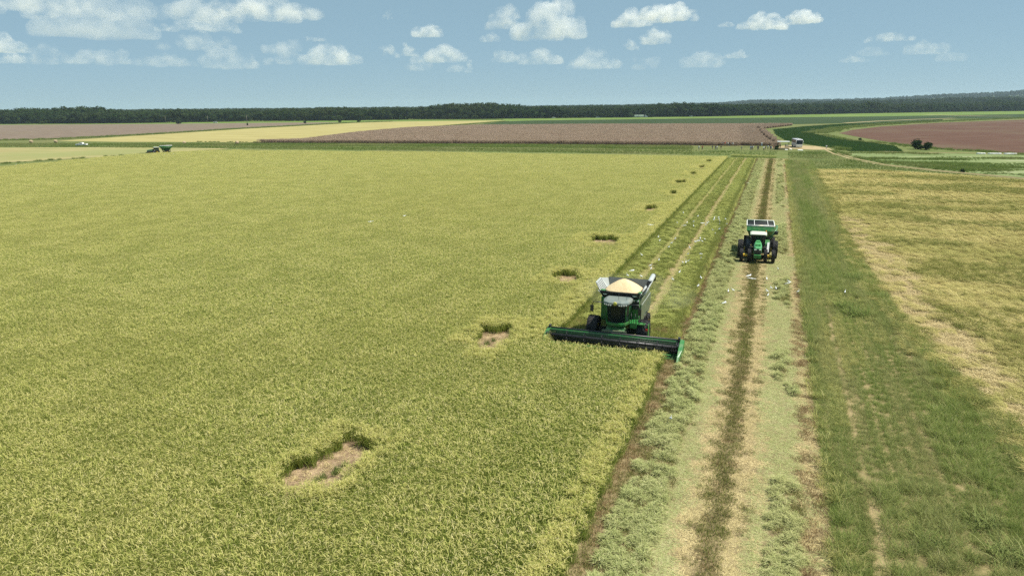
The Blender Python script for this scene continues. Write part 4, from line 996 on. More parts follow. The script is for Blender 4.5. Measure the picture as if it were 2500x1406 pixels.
    for y in (3.1, 4.5): mb.lathe([(y, .225), (y + .08, .225)], 14, 'y', (1.60, 0, 3.70 + (y - 3.1) * .0985))
    au = mb.build('unloading_auger', m_grey, R0)
    mb = MB(); mb.tube([(1.62, 6.1, 4.0), (1.62, 6.35, 3.95), (1.63, 6.5, 3.55)], [.215, .22, .17], 12); mb.build('auger_spout', m_blk, au)
    # feeder house and axle
    mb = MB(); mb.prism([(.4, 1.55), (-.6, 1.60), (-1.5, 1.15), (-1.5, .45), (.4, .75)], 'x', -.72, .72); fe = mb.build('feeder_house', m_green_d, R0, .03)
    mb = MB(); mb.box(-.95, .95, -1.62, -1.42, .45, 1.32); mb.build('feeder_face', m_greygreen, fe, .02)
    mb = MB(); mb.box(-1.7, 1.7, -.14, .14, .75, 1.05); mb.box(-1.3, 1.3, 3.75, 4.0, .55, .8); mb.build('axle', m_dark, R0)
    for sx in (-1, 1):
        wheel(R0, (sx * 1.98, 0, .96), .96, .86, .42, 20, sx); wheel(R0, (sx * 1.55, 3.9, .68), .68, .52, .33, 18, sx)
    mb = MB(); mb.box(-1.1, 1.1, 5.5, 5.95, .9, 1.6); mb.prism([(5.4, .8), (6.3, .55), (6.3, .75), (5.6, 1.3)], 'x', -1.25, 1.25); mb.build('straw_chopper', m_dark, R0, .03)
    # header
    HX = 5.02
    mb = MB(); mb.prism([(-1.62, .30), (-1.45, .40), (-1.45, 1.20), (-1.60, 1.24), (-1.66, 1.12), (-1.80, .42), (-3.0, .22), (-3.0, .16), (-1.70, .22)], 'x', -HX, HX)
    hd = mb.build('header', m_green, R0); hd.location = (0, -.1, -.16)
    mb = MB(); mb.tube([(-HX, -1.52, 1.27), (HX, -1.52, 1.27)], .07, 10); mb.build('header_beam', m_blk, hd)
    mb = MB(); mb.tube([(-HX + .1, -1.95, .62), (HX - .1, -1.95, .62)], .17, 12)
    for k in range(84):
        for sx in (-1, 1):
            x = sx * (.4 + k * .055); a = k * .55
            mb.add([(x, -1.95 + .17 * math.cos(a), .62 + .17 * math.sin(a)), (x, -1.95 + .28 * math.cos(a), .62 + .28 * math.sin(a)), (x + .055, -1.95 + .28 * math.cos(a + .55), .62 + .28 * math.sin(a + .55)), (x + .055, -1.95 + .17 * math.cos(a + .55), .62 + .17 * math.sin(a + .55))], [(0, 1, 2, 3)])
    mb.build('header_auger', m_dark, hd)
    mb = MB()
    for k in range(int(HX * 2 / .15)):
        x = -HX + .07 + k * .15; mb.add([(x - .03, -3.0, .17), (x + .03, -3.0, .17), (x, -3.17, .19), (x, -3.0, .23)], [(0, 1, 2), (0, 2, 3), (1, 3, 2)])
    mb.build('cutter_bar', m_blk, hd)
    ry, rz, rr = -2.45, .98, .40
    mb = MB(); mb.tube([(-HX + .12, ry, rz), (HX - .12, ry, rz)], .12, 14)
    for k in range(15): x = -HX + .5 + k * .645; mb.lathe([(x, .15), (x + .05, .15)], 14, 'x', (0, ry, rz))
    reel = mb.build('reel', m_blk, hd)
    for j in range(6):
        a = math.radians(20 + 60 * j); by, bz = ry + rr * math.cos(a), rz + rr * math.sin(a)
        mb = MB(); mb.tube([(-HX + .14, by, bz), (HX - .14, by, bz)], .020, 6)
        k = 0
        while True:
            x = -HX + .2 + k * .125; k += 1
            if x > HX - .2: break
            mb.add([(x - .008, by, bz), (x + .008, by, bz), (x + .008, by + .03, bz - .26), (x - .008, by + .03, bz - .26)], [(0, 1, 2, 3)])
        mb.build('reel_bat', m_blk, reel)
    for k in range(8):
        x = -HX + .16 + k * (2 * HX - .32) / 7; mb = MB()
        for j in range(6):
            a = math.radians(20 + 60 * j); b2 = math.radians(80 + 60 * j)
            mb.tube([(x, ry, rz), (x, ry + rr * math.cos(a), rz + rr * math.sin(a))], .022, 5)
            mb.tube([(x, ry + rr * math.cos(a), rz + rr * math.sin(a)), (x, ry + rr * math.cos(b2), rz + rr * math.sin(b2))], .016, 5)
        mb.build('reel_spider', m_blk, reel)
    for sx in (-1, 1):
        prof = [(-3.70, .28), (-3.35, .60), (-2.8, .95), (-2.1, 1.22), (-1.45, 1.36), (-1.30, 1.18), (-1.40, .45), (-2.6, .22), (-3.6, .18)]
        mb = MB(); n = len(prof); x0, x1 = sx * HX, sx * (HX + .30)
        mb.add([(x0, p[0], p[1]) for p in prof] + [(x1 - sx * (.16 if p[0] < -3 else .0), p[0] * .97 - .05, p[1] * .92 + .04) for p in prof],
               [tuple(range(n))[::-1], tuple(range(n, 2 * n))] + [(i, (i + 1) % n, (i + 1) % n + n, i + n) for i in range(n)])
        mb.build('crop_divider', m_green, hd, .04)
        mb = MB(); mb.box(sx * HX - .10, sx * HX - .02, ry - .2, -1.5, 1.02, 1.18); mb.box(sx * HX - .16, sx * HX - .01, -1.75, -1.4, 1.05, 1.5); mb.build('reel_arm', m_blk, hd, .01)
    return R0
combine = make_combine()
# heap of grain lying in the tank
mb = MB(); nu, nv = 44, 14; vs_ = []; fs_ = []
for j in range(nv + 1):
    for i in range(nu):
        a = 2 * math.pi * i / nu; q = j / nv; s_ = 1 / max(abs(math.cos(a)) ** 4 + abs(math.sin(a)) ** 4, 1e-6) ** .25
        X, Y = 1.42 * q * s_ * math.cos(a), 1.28 * q * s_ * math.sin(a) + 1.78
        Z = 3.80 + .84 * (1 - (q * (1 if s_ < 1.01 else .98 + .02 * s_)) ** 1.35) + .012 * mnoise.noise((X * 3, Y * 3, 0))
        Z = max(Z, 3.80)
        vs_.append((X, Y, Z))
for j in range(nv):
    for i in range(nu): fs_.append((j * nu + i, (j + 1) * nu + i, (j + 1) * nu + (i + 1) % nu, j * nu + (i + 1) % nu))
o_ = len(vs_); vs_ += [(v[0] * .8, 1.78 + (v[1] - 1.78) * .8, 3.42) for v in vs_[-nu:]]
fs_ += [(o_ - nu + i, o_ + i, o_ + (i + 1) % nu, o_ - nu + (i + 1) % nu) for i in range(nu)] + [tuple(range(o_, o_ + nu))]
mb.add(vs_, fs_, True); gh = mb.build('grain_heap', m_grain); gh.location = (-10.5, 51.7, 0)
tag(gh, 'pale golden heap of rice grain rising out of the combine tank', 'grain')

m, t, out = new_mat('chaff_dust')
v = N(t, 'VolumePrincipled'); v.inputs['Color'].default_value = (.85, .80, .62, 1)
n = pos_noise(t, .45, (1, 1, 1), 4, .6); e = math_(t, 'MULTIPLY', math_(t, 'SUBTRACT', n, .42), 3.5, True); t.links.new(math_(t, 'MULTIPLY', e, .05), v.inputs['Density']); t.links.new(v.outputs[0], out.inputs['Volume'])
mb = MB(); mb.ball((0, 0, 0), (5.6, 4.2, 1.5), 24, 12); o = mb.build('dust', m); o.location = (-10.8, 61.2, 1.6); tag(o, 'faint pale dust and chaff hanging behind the combine', 'dust', kind='stuff')
# ------------------------------------------------------------------ tractor (drives towards -Y) and grain cart
def make_tractor(loc, rz, label):
    R0 = empty('tractor', loc, rz); tag(R0, label, 'tractor')
    mb = MB()    # hood, tapering to the nose
    S = [(-3.75, .30, 1.20, 1.78), (-3.55, .42, 1.15, 1.92), (-2.6, .46, 1.15, 2.06), (-1.7, .40, 1.2, 2.22), (-1.05, .22, 1.3, 2.34)]
    vs = []
    for y, hw, z0, z1 in S: vs += [(-hw, y, z0), (hw, y, z0), (hw, y, z1 - .16), (hw * .72, y, z1), (-hw * .72, y, z1), (-hw, y, z1 - .16)]
    fs = [tuple(range(6))[::-1], tuple(range(24, 30))] + [(k * 6 + i, k * 6 + (i + 1) % 6, k * 6 + 6 + (i + 1) % 6, k * 6 + 6 + i) for k in range(4) for i in range(6)]
    mb.add(vs, fs); hood = mb.build('hood', paint('hood_green', (.055, .28, .095), .3, dust=.15), R0, .03)
    for (y, z, w_) in ((-3.15, 2.005, .22), (-2.75, 2.06, .22), (-1.75, 2.235, .15)):
        for sx in (-1, 1):
            mb = MB(); mb.box(sx * w_ * .72 - w_ * .6, sx * w_ * .72 + w_ * .6, y - .1, y + .1, z - .06, z + .035); mb.build('hood_vent', m_green, hood, .01)
    mb = MB(); mb.box(-.40, .40, -3.80, -3.50, 1.12, 1.66); gr = mb.build('grille', m_blk, hood, .05)
    for sx in (-1, 1):
        mb = MB(); mb.box(sx * .27 - .13, sx * .27 + .13, -3.835, -3.74, 1.56, 1.68); mb.build('headlight', m_lamp, gr, .02)
    mb = MB(); mb.box(-.34, .34, -3.6, -.6, .75, 1.25); mb.box(-.45, .45, -1.2, .5, .7, 1.6); mb.build('chassis', m_dark, R0, .04)
    mb = MB(); mb.box(-.40, .40, -4.25, -3.7, .68, 1.08); wt = mb.build('front_weight', m_green, R0, .07)
    mb = MB(); mb.box(-.40, .40, -4.28, -4.26, .98, 1.07); mb.build('weight_stripe', m_green_d, wt)
    mb = MB(); mb.tube([(-1.95, -2.9, .78), (1.95, -2.9, .78)], .11, 8); mb.tube([(-2.1, 0, 1.0), (2.1, 0, 1.0)], .12, 8); mb.build('axle', m_dark, R0)
    # cab
    lo = [(-.72, -.85), (.72, -.85), (.80, .75), (-.80, .75)]; hi = [(-.80, -.95), (.80, -.95), (.84, .85), (-.84, .85)]
    mb = MB(); mb.hexa([(x, y, 1.62) for x, y in lo], [(x, y, 2.82) for x, y in hi]); cab = mb.build('cab', m_glass, R0)
    for i in range(4):
        mb = MB(); mb.tube([(*lo[i], 1.6), (*hi[i], 2.84)], .05, 6); mb.build('cab_pillar', m_blk, cab)
    mb = MB(); mb.box(-.74, .74, -.9, .78, 1.40, 1.62); mb.build('cab_floor', m_blk, cab, .03)
    rp = [(-.95, -.98), (-.80, -1.12), (.80, -1.12), (.95, -.98), (.95, .85), (.80, 1.0), (-.80, 1.0), (-.95, .85)]
    n = 8; mb = MB(); mb.add([(x, y, 2.83) for x, y in rp] + [(x, y, 2.98) for x, y in rp] + [(x * .82, y * .82, 3.06) for x, y in rp], [tuple(range(n))[::-1], tuple(range(16, 24))] + [(i + q, (i + 1) % n + q, (i + 1) % n + n + q, i + n + q) for q in (0, n) for i in range(n)])
    rf = mb.build('cab_roof', m_cream, cab, .02)
    mb = MB(); mb.box(-.78, .78, -1.145, -1.10, 2.85, 2.93); mb.build('roof_light_bar', m_blk, rf)
    mb = MB(); mb.lathe([(3.06, .06), (3.20, .06), (3.22, 0)], 10, 'z', (.85, .6, 0)); mb.build('beacon', paint('amber_beacon', (.8, .25, .02), .3, dust=.05), rf)
    mb = MB(); mb.tube([(.56, -1.1, 1.5), (.56, -1.1, 2.75), (.60, -1.05, 2.9)], [.07, .07, .06], 8); mb.build('exhaust', m_blk, R0)
    for sx in (-1, 1):
        mb = MB(); mb.tube([(sx * .78, -.9, 2.7), (sx * 1.25, -1.0, 2.75)], .02, 5); ma = mb.build('mirror_arm', m_blk, cab)
        mb = MB(); mb.box(sx * 1.25 - .10, sx * 1.25 + .10, -1.03, -.97, 2.45, 2.8); mb.build('mirror', m_blk, ma, .02)
        mb = MB(); pr = [(-.95, 1.35), (-.80, 1.85), (-.35, 2.12), (.4, 2.12), (.85, 1.9), (.85, 1.82), (.4, 2.04), (-.3, 2.04), (-.72, 1.8), (-.86, 1.33)]
        mb.prism(pr, 'x', sx * .80, sx * 1.32); mb.build('fender', m_blk if sx < 0 else m_green, R0, .01)
        mb = MB(); mb.box(min(sx * .62, sx * .98), max(sx * .62, sx * .98), -1.75, -.95, .85, 1.55); mb.build('fuel_tank', m_blk, R0, .06)
        for x, in ((.92,), (1.78,)): wheel(R0, (sx * x, -2.9, .78), .78, .40, .38, 18, sx)
        for x, in ((1.12,), (1.98,)): wheel(R0, (sx * x, 0, 1.06), 1.06, .62, .50, 20, sx)
        mb = MB(); mb.lathe([(sx * 1.12, .17), (sx * 1.58, .17)], 14, 'x', (0, -2.9, .78)); mb.build('dual_hub', m_yel, R0)
        mb = MB(); mb.lathe([(sx * 1.36, .22), (sx * 1.62, .22)], 14, 'x', (0, 0, 1.02)); mb.build('dual_hub', m_yel, R0)
    mb = MB(); mb.hexa([(1.02, -1.45, .95), (1.26, -1.45, .95), (1.26, -1.35, .95), (1.02, -1.35, .95)], [(1.06, -.75, 2.0), (1.30, -.75, 2.0), (1.30, -.68, 2.0), (1.06, -.68, 2.0)]); mb.build('steps', m_white, R0, .01)
    mb = MB(); mb.box(-.08, .08, .6, 2.0, .5, .6); mb.box(-.5, .5, .6, .95, .6, 1.3); mb.build('hitch', m_dark, R0, .02)
    return R0
def make_cart(loc, rz, label):
    R0 = empty('grain_cart', loc, rz); tag(R0, label, 'grain cart')
    # hopper shell: rim, sloped upper panels, funnel
    T = [(-1.62, -2.20), (1.62, -2.20), (1.62, 2.45), (-1.62, 2.45)]; U = [(-1.60, -2.52), (1.60, -2.52), (1.57, 2.3), (-1.57, 2.3)]; B = [(-.55, -.5), (.55, -.5), (.55, .7), (-.55, .7)]
    mb = MB(); vs = [(x, y, 3.50) for x, y in T] + [(x, y, 2.95) for x, y in U] + [(x, y, 1.05) for x, y in B] + [(x * .955, y * .955, 3.50) for x, y in T] + [(x * .94, y * .94, 2.95) for x, y in U] + [(x * .9, y * .9, 1.15) for x, y in B]
    fs = []
    for q in (0, 4): fs += [(q + i, q + (i + 1) % 4, q + 4 + (i + 1) % 4, q + 4 + i) for i in range(4)]
    for q in (12, 16): fs += [(q + i, q + 4 + i, q + 4 + (i + 1) % 4, q + (i + 1) % 4) for i in range(4)]
    fs += [(i, 12 + i, 12 + (i + 1) % 4, (i + 1) % 4) for i in range(4)] + [(8, 9, 10, 11), (20, 23, 22, 21)]
    mb.add(vs, fs); hp = mb.build('hopper', m_green, R0)
    mb = MB()
    for a, b in ((0, 1), (1, 2), (2, 3), (3, 0)): mb.tube([(T[a][0], T[a][1], 3.52), (T[b][0], T[b][1], 3.52)], .05, 6)
    for x in (-.75, .85): mb.tube([(x, -2.20, 3.55), (x, 2.45, 3.55)], .035, 6)
    mb.build('rim', m_white, hp)
    for k in range(6):
        mb = MB(); y = -1.35 + k * .68; mb.tube([(-1.6, y, 3.50), (1.6, y, 3.50)], .045, 6); mb.build('cross_bar', m_grey if k == 0 else m_dark, hp)
    mb = MB(); mb.box(-1.52, 1.52, -.75, 2.3, 3.30, 3.36); mb.build('tarp', paint('black_tarp', (.03, .032, .045), .6, dust=.3, dustcol=(.2, .2, .2)), hp)
    for sx in (-1, 1):
        mb = MB(); mb.box(sx * .8 - .09, sx * .8 + .09, -1.3, 1.6, .75, 1.0); mb.tube([(sx * .8, -1.2, .95), (sx * 1.5, -1.55, 2.9)], .06, 6); mb.tube([(sx * .8, 1.5, .95), (sx * 1.5, 1.6, 2.9)], .06, 6); mb.build('frame_rail', m_green_d, R0)
        wheel(R0, (sx * 1.5, .3, .92), .92, .75, .42, 20, sx)
    mb = MB(); mb.tube([(-1.5, .3, .92), (1.5, .3, .92)], .12, 8); mb.hexa([(-.5, -1.2, .7), (.5, -1.2, .7), (.1, -3.0, .52), (-.1, -3.0, .52)], [(-.5, -1.2, .88), (.5, -1.2, .88), (.1, -3.0, .66), (-.1, -3.0, .66)]); mb.build('drawbar', m_green_d, R0)
    mb = MB(); mb.tube([(.4, -1.0, .9), (1.35, -1.75, 2.2), (1.75, -1.4, 2.75), (1.95, .2, 2.85), (2.02, 1.9, 2.9)], .16, 10); au = mb.build('unloading_auger', m_green_d, R0)
    mb = MB(); mb.hexa([(1.75, -1.75, 2.45), (2.05, -1.75, 2.40), (2.05, -1.45, 2.40), (1.75, -1.45, 2.45)], [(1.70, -1.75, 2.85), (2.12, -1.75, 2.80), (2.12, -1.40, 2.80), (1.70, -1.40, 2.85)]); mb.build('auger_spout', m_blk, au, .02)
    mb = MB(); mb.box(-.3, .3, -2.3, -2.1, 2.2, 2.35); mb.build('ladder_step', m_green_d, hp)
    return R0
def heap(loc, a, b, h, z, label):
    mb = MB(); nu, nv = 28, 7; vs = []; fs = []
    for j in range(nv + 1):
        for i in range(nu):
            t_ = 2 * math.pi * i / nu; q = j / nv; vs.append((a * q * math.cos(t_), b * q * math.sin(t_), z + h * (1 - q ** 1.4) + .02 * mnoise.noise((q * 5, i * .7, 1))))
    for j in range(nv):
        for i in range(nu): fs.append((j * nu + i, (j + 1) * nu + i, (j + 1) * nu + (i + 1) % nu, j * nu + (i + 1) % nu))
    o_ = len(vs); vs += [(v[0] * .7, v[1] * .7, z - .5) for v in vs[-nu:]]; fs += [(o_ - nu + i, o_ + i, o_ + (i + 1) % nu, o_ - nu + (i + 1) % nu) for i in range(nu)] + [tuple(range(o_, o_ + nu))]
    mb.add(vs, fs, True); o = mb.build('grain_heap', m_grain); o.location = loc; tag(o, label, 'grain'); return o
tractor = make_tractor((-1.08, 88.0, 0), rad(1.5), 'green tractor on dual wheels driving towards the camera along the wheel tracks')
cart = make_cart((-1.0, 92.2, 0), rad(2.0), 'green grain cart with white rim behind the near tractor')
heap((-.90, 90.5, 0), 1.1, .62, .34, 3.20, 'small heap of grain in the front of the near grain cart')
tf = at(392, 377.5); ang = math.atan2(tf.y, tf.x)
fd = (at(365, 377.8) - at(425, 375.6)).normalized(); frz = math.atan2(fd.x, -fd.y)
far_t = copy_tree(tractor); far_t.location = at(384, 377.2); far_t.rotation_euler = (0, 0, frz); mk = paint('shaded_machine_green', (.012, .085, .028), .5, dust=.3)  # darker green paints in the shade on the far tractor's hood and weight
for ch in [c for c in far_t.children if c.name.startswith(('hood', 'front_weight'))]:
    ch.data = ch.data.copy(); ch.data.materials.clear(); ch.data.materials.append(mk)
far_t['label'] = 'small far tractor crossing to the left at the edge of the rice'
far_c = copy_tree(cart); far_c.location = Vector(far_t.location) - fd * 3.6; far_c.rotation_euler = (0, 0, frz); far_c['label'] = 'dark grain cart pulled by the far tractor at the left'

# ================================================================== SMALL THINGS
# ------------------------------------------------------------------ white egrets
m_egret = paint('white_feathers', (.72, .74, .74), .7, dust=.05)
m_bill = paint('egret_bill', (.65, .42, .06), .5, dust=0)
m_leg = paint('egret_leg', (.04, .04, .03), .6, dust=0)
def egret_standing(seed):
    r = random.Random(seed); mb = MB(); lean = r.uniform(-.06, .08); up = r.uniform(.8, 1.1)
    body = [(0, .27, .30), (0, .18, .33), (0, .08, .37), (0, -.03, .41), (0, -.12, .44), (0, -.16, .49 + .02 * up), (0, -.14 + lean, .55 * up), (0, -.15 + lean, .62 * up), (0, -.19 + lean, .665 * up), (0, -.24 + lean, .66 * up)]
    mb.tube(body, [.015, .06, .095, .10, .075, .045, .032, .030, .036, .018], 10)
    mb.m = 1; mb.tube([(0, -.24 + lean, .66 * up), (0, -.34 + lean, .645 * up)], [.016, .004], 6)
    mb.m = 2
    for sx in (-1, 1): mb.tube([(sx * .04, .03, .34), (sx * .045, .05, .18), (sx * .045, .02, 0)], .011, 5); mb.tube([(sx * .045, .02, .008), (sx * .05, -.08, .006)], .008, 4)
    return mb.mesh('egret_standing', [m_egret, m_bill, m_leg])
def egret_flying(seed):
    r = random.Random(seed); mb = MB(); fl = r.uniform(-.15, .55)
    mb.tube([(0, .36, 0), (0, .22, .01), (0, .08, .02), (0, -.08, .01), (0, -.18, .0), (0, -.22, .03), (0, -.27, .03), (0, -.31, .02)], [.02, .05, .085, .085, .06, .045, .04, .018], 10)
    for sx in (-1, 1):
        P = [(.06, 0, .17, 0), (.22, fl * .10, .17, -.03), (.42, fl * .24, .15, 0), (.60, fl * .26, .12, .05), (.72, fl * .22, .03, .12)]
        vs = []
        for x, z, c, y in P: vs += [(sx * x, y - c * .55, z + .02), (sx * x, y + c * .75, z + .012), (sx * x, y + c * .75, z), (sx * x, y - c * .55, z + .0)]
        fs = [(0, 1, 2, 3), (16, 19, 18, 17)] + [(k * 4 + i, k * 4 + (i + 1) % 4, k * 4 + 4 + (i + 1) % 4, k * 4 + 4 + i) for k in range(4) for i in range(4)]
        mb.add(vs, fs)
    mb.m = 1; mb.tube([(0, -.31, .02), (0, -.41, .0)], [.016, .004], 6)
    mb.m = 2
    for sx in (-1, 1): mb.tube([(sx * .03, .25, -.02), (sx * .03, .55, -.02)], .010, 4)
    return mb.mesh('egret_flying', [m_egret, m_bill, m_leg])
est = [egret_standing(i) for i in range(4)]; efl = [egret_flying(10 + i) for i in range(4)]
def zb(x, y): return (1480 + x / 5.02, 500 + y / 5.02)
STAND = {  # photo spots by flock
    'white egret in the loose flock standing farthest up the green swath': [zb(943, 117), zb(1123, 158), zb(868, 240), zb(990, 236), zb(1070, 225), zb(1070, 280), zb(1218, 263), zb(1235, 246), zb(1250, 230)],
    'white egret in the dense flock on green straw left of the grain cart': [zb(1325, 180), zb(1318, 202), zb(1375, 174), zb(1380, 197), zb(1390, 217), zb(1460, 195), zb(1385, 256), zb(1475, 257), zb(1303, 327), zb(1385, 320), zb(1335, 374)],
    'white egret standing in the middle of the green swath behind the combine': [zb(638, 414), zb(655, 458), zb(1150, 434), zb(1090, 477), zb(1175, 470), zb(1205, 442), zb(1022, 550), zb(1158, 680), zb(1000, 628)],
    'white egret in the row of three standing on the tan line behind the combine': [zb(935, 733), zb(975, 730), zb(1005, 713)],
    'white egret standing just behind the combine beside its unloading auger': [zb(645, 697), zb(540, 774), zb(548, 806), zb(428, 906), zb(260, 893)],
    'white egret standing on the brown edge between the two swaths, right of the auger': [zb(897, 850), zb(812, 940), zb(1160, 922), zb(1125, 1022)],
    'white egret standing on pale straw right of the dark stubble strip': [zb(1965, 934), zb(2018, 1046), zb(2078, 1050), zb(1968, 1086), zb(1980, 1132), zb(2102, 812), zb(2233, 965)],
    'white egret standing on the tan wheel track left of the dark stubble strip': [zb(1493, 1086), zb(1552, 1074)],
    'white egret specks on the light wheel track far behind the combine': [zb(845, 437), zb(800, 492), zb(768, 537), zb(433, 640)],
    'white egret beside the far tractor at the left edge of the rice': [(402, 383.5), (424, 381.5)],
    'lone white egret nearest the camera, on the fluffy straw': [(1637, 1031)],
    'lone white egret standing on the grass bank near a weed clump': [(2062, 721)],
    'white egret standing at the foot of the grass bank, right of the pale straw': [(1948, 717)],
    'lone white egret at the far left edge of the rice field': [(40, 409)]}
i = 0
for lab, pts in STAND.items():
    for p in pts:
        o = bpy.data.objects.new('egret', est[i % 4]); col.objects.link(o); q = at(p[0], p[1], .22 if p[1] > 520 else .1)
        if p[0] < 1000: q.z = .75
        elif 2000 < p[0]: q.z = .35
        o.location = (q.x, q.y, q.z); s0 = rnd.uniform(.58, .72); o.scale = (s0, s0, s0); o.rotation_euler = (0, 0, rnd.uniform(0, 6.28)); i += 1
        tag(o, lab, 'egret', 'egrets standing on the cut straw' if len(pts) > 1 else None)
FLY = [(zb(543, 246), 2.2, 'white egret flying low over the uncut rice left of the swath', .2), (zb(955, 255), 1.2, 'white egret flapping up in the loose upper flock behind the combine', .6), (zb(1183, 226), 1.0, 'white egret taking off near the tan line, upper flock', -.5),
       (zb(1128, 440), 1.6, 'white egret with raised wings above the middle of the green swath', .9), (zb(1165, 603), 1.2, 'white egret landing right of the tan line in the middle of the swath', 2.0), (zb(318, 806), 3.0, 'white egret gliding just above the combine grain heap', 1.2),
       (zb(1750, 868), 1.6, 'upper of two white egrets flying in front of the tractor', 1.0), (zb(1783, 902), 1.6, 'lower of two white egrets flying in front of the tractor', .1), (zb(1450, 1200), 1.8, 'large white egret gliding low over the straw right of the combine', 1.3),
       ((905, 541), 2.0, 'white egret flying alone over the middle of the rice field, nearer one', .3), ((988, 527), 2.4, 'white egret flying alone over the middle of the rice field, farther one', -.3), ((1826.5, 447), 1.5, 'white egret flying over the swath far behind the grain cart', .1),
       ((1925, 691), .9, 'white egret flapping low over the pale straw beside the grass bank', .8)]
for j, (p, z, lab, rz) in enumerate(FLY):
    o = bpy.data.objects.new('egret', efl[j % 4]); col.objects.link(o); o.location = at(p[0], p[1], z); o.rotation_euler = (rad(rnd.uniform(-12, 12)), rad(rnd.uniform(-15, 15)), rz); o.scale = (.62, .62, .62)
    tag(o, lab, 'egret')

# ------------------------------------------------------------------ people watching from the field road
def person_mesh(pose):
    """one continuous skinned figure, 1.72 m tall, facing -Y"""
    a = .10 if pose != 2 else .28; s = .06 if pose == 1 else .0
    J = {'hip': (0, 0, .93), 'waist': (0, .01, 1.08), 'chest': (0, 0, 1.30), 'neck': (0, 0, 1.47), 'chin': (0, -.02, 1.54), 'head': (0, -.02, 1.63), 'top': (0, -.01, 1.70)}
    E_ = [('hip', 'waist'), ('waist', 'chest'), ('chest', 'neck'), ('neck', 'chin'), ('chin', 'head'), ('head', 'top')]
    Rd = {'hip': .145, 'waist': .135, 'chest': .15, 'neck': .055, 'chin': .075, 'head': .095, 'top': .06}
    for sx, t_ in ((-1, 'l'), (1, 'r')):
        k = s * sx
        J.update({t_ + 'hip': (sx * .095, 0, .86), t_ + 'knee': (sx * .11, -.03 + k * 2, .48), t_ + 'ank': (sx * .115, .03 + k * 3, .08), t_ + 'toe': (sx * .13, -.13 + k * 3, .035),
                  t_ + 'sh': (sx * .185, 0, 1.40), t_ + 'el': (sx * (.25 + a * .3), .03, 1.13), t_ + 'wr': (sx * (.25 + a * .1), -.06 - (.20 if pose == 2 else 0), .90 + (.2 if pose == 2 else 0)), t_ + 'ha': (sx * .26, -.09 - (.24 if pose == 2 else 0), .81 + (.27 if pose == 2 else 0))})
        Rd.update({t_ + 'hip': .095, t_ + 'knee': .065, t_ + 'ank': .045, t_ + 'toe': .04, t_ + 'sh': .07, t_ + 'el': .047, t_ + 'wr': .034, t_ + 'ha': .036})
        E_ += [('hip', t_ + 'hip'), (t_ + 'hip', t_ + 'knee'), (t_ + 'knee', t_ + 'ank'), (t_ + 'ank', t_ + 'toe'), ('chest', t_ + 'sh'), (t_ + 'sh', t_ + 'el'), (t_ + 'el', t_ + 'wr'), (t_ + 'wr', t_ + 'ha')]
    ks = list(J); me = bpy.data.meshes.new('person'); me.from_pydata([J[k] for k in ks], [(ks.index(x), ks.index(y)) for x, y in E_], [])
    o = bpy.data.objects.new('person_shape', me); col.objects.link(o)
    sk = o.modifiers.new('skin', 'SKIN'); sk.use_smooth_shade = True
    for k, v in zip(ks, me.skin_vertices[0].data): v.radius = (Rd[k], Rd[k]); v.use_root = (k == 'hip')
    sb = o.modifiers.new('sub', 'SUBSURF'); sb.levels = 1; sb.render_levels = 1
    m2 = bpy.data.meshes.new_from_object(o.evaluated_get(bpy.context.evaluated_depsgraph_get())); bpy.data.objects.remove(o)
    m2.name = 'person'
    return m2
poses = [person_mesh(i) for i in range(3)]
CL = {'white': (.80, .80, .80), 'red': (.50, .06, .04), 'navy': (.02, .03, .09), 'black': (.015, .015, .018), 'blue': (.10, .16, .34), 'grey': (.25, .25, .26), 'khaki': (.42, .33, .20), 'pink': (.62, .40, .38), 'jeans': (.06, .09, .17), 'maroon': (.22, .05, .05), 'light blue': (.35, .45, .60)}
cloth = {k: paint('cloth_' + k.replace(' ', '_'), v, .9, dust=.05) for k, v in CL.items()}
m_skin = paint('skin', (.42, .24, .16), .6, dust=0); m_hair = paint('hair', (.03, .02, .015), .7, dust=0); m_shoe = paint('shoes', (.03, .025, .02), .7, dust=0)
_pm = {}
def person(loc, rz, top, leg, pose, label, group):
    key = (top, leg, pose)
    if key not in _pm:
        me = poses[pose].copy(); me.materials.clear()
        for m_ in (cloth[top], cloth[leg], m_skin, m_shoe, m_hair): me.materials.append(m_)
        mi = []
        for p in me.polygons:
            c = p.center; x, z = abs(c.x), c.z
            if z > 1.47: mi.append(4 if (z > 1.66 or (c.y > .02 and z > 1.56)) else 2)
            elif z < .07: mi.append(3)
            elif x > .20 and z < 1.16 and x > .2: mi.append(2)
            elif z < .95: mi.append(1)
            else: mi.append(0)
        me.polygons.foreach_set('material_index', mi); _pm[key] = me
    o = bpy.data.objects.new('person', _pm[key]); col.objects.link(o); o.location = loc; o.rotation_euler = (0, 0, rz)
    s0 = rnd.uniform(1.0, 1.1); o.scale = (s0, s0, s0)
    tag(o, label, 'person', group); return o
def zp(x, y): return (1700 + x / 12.5, 340 + y / 12.5)
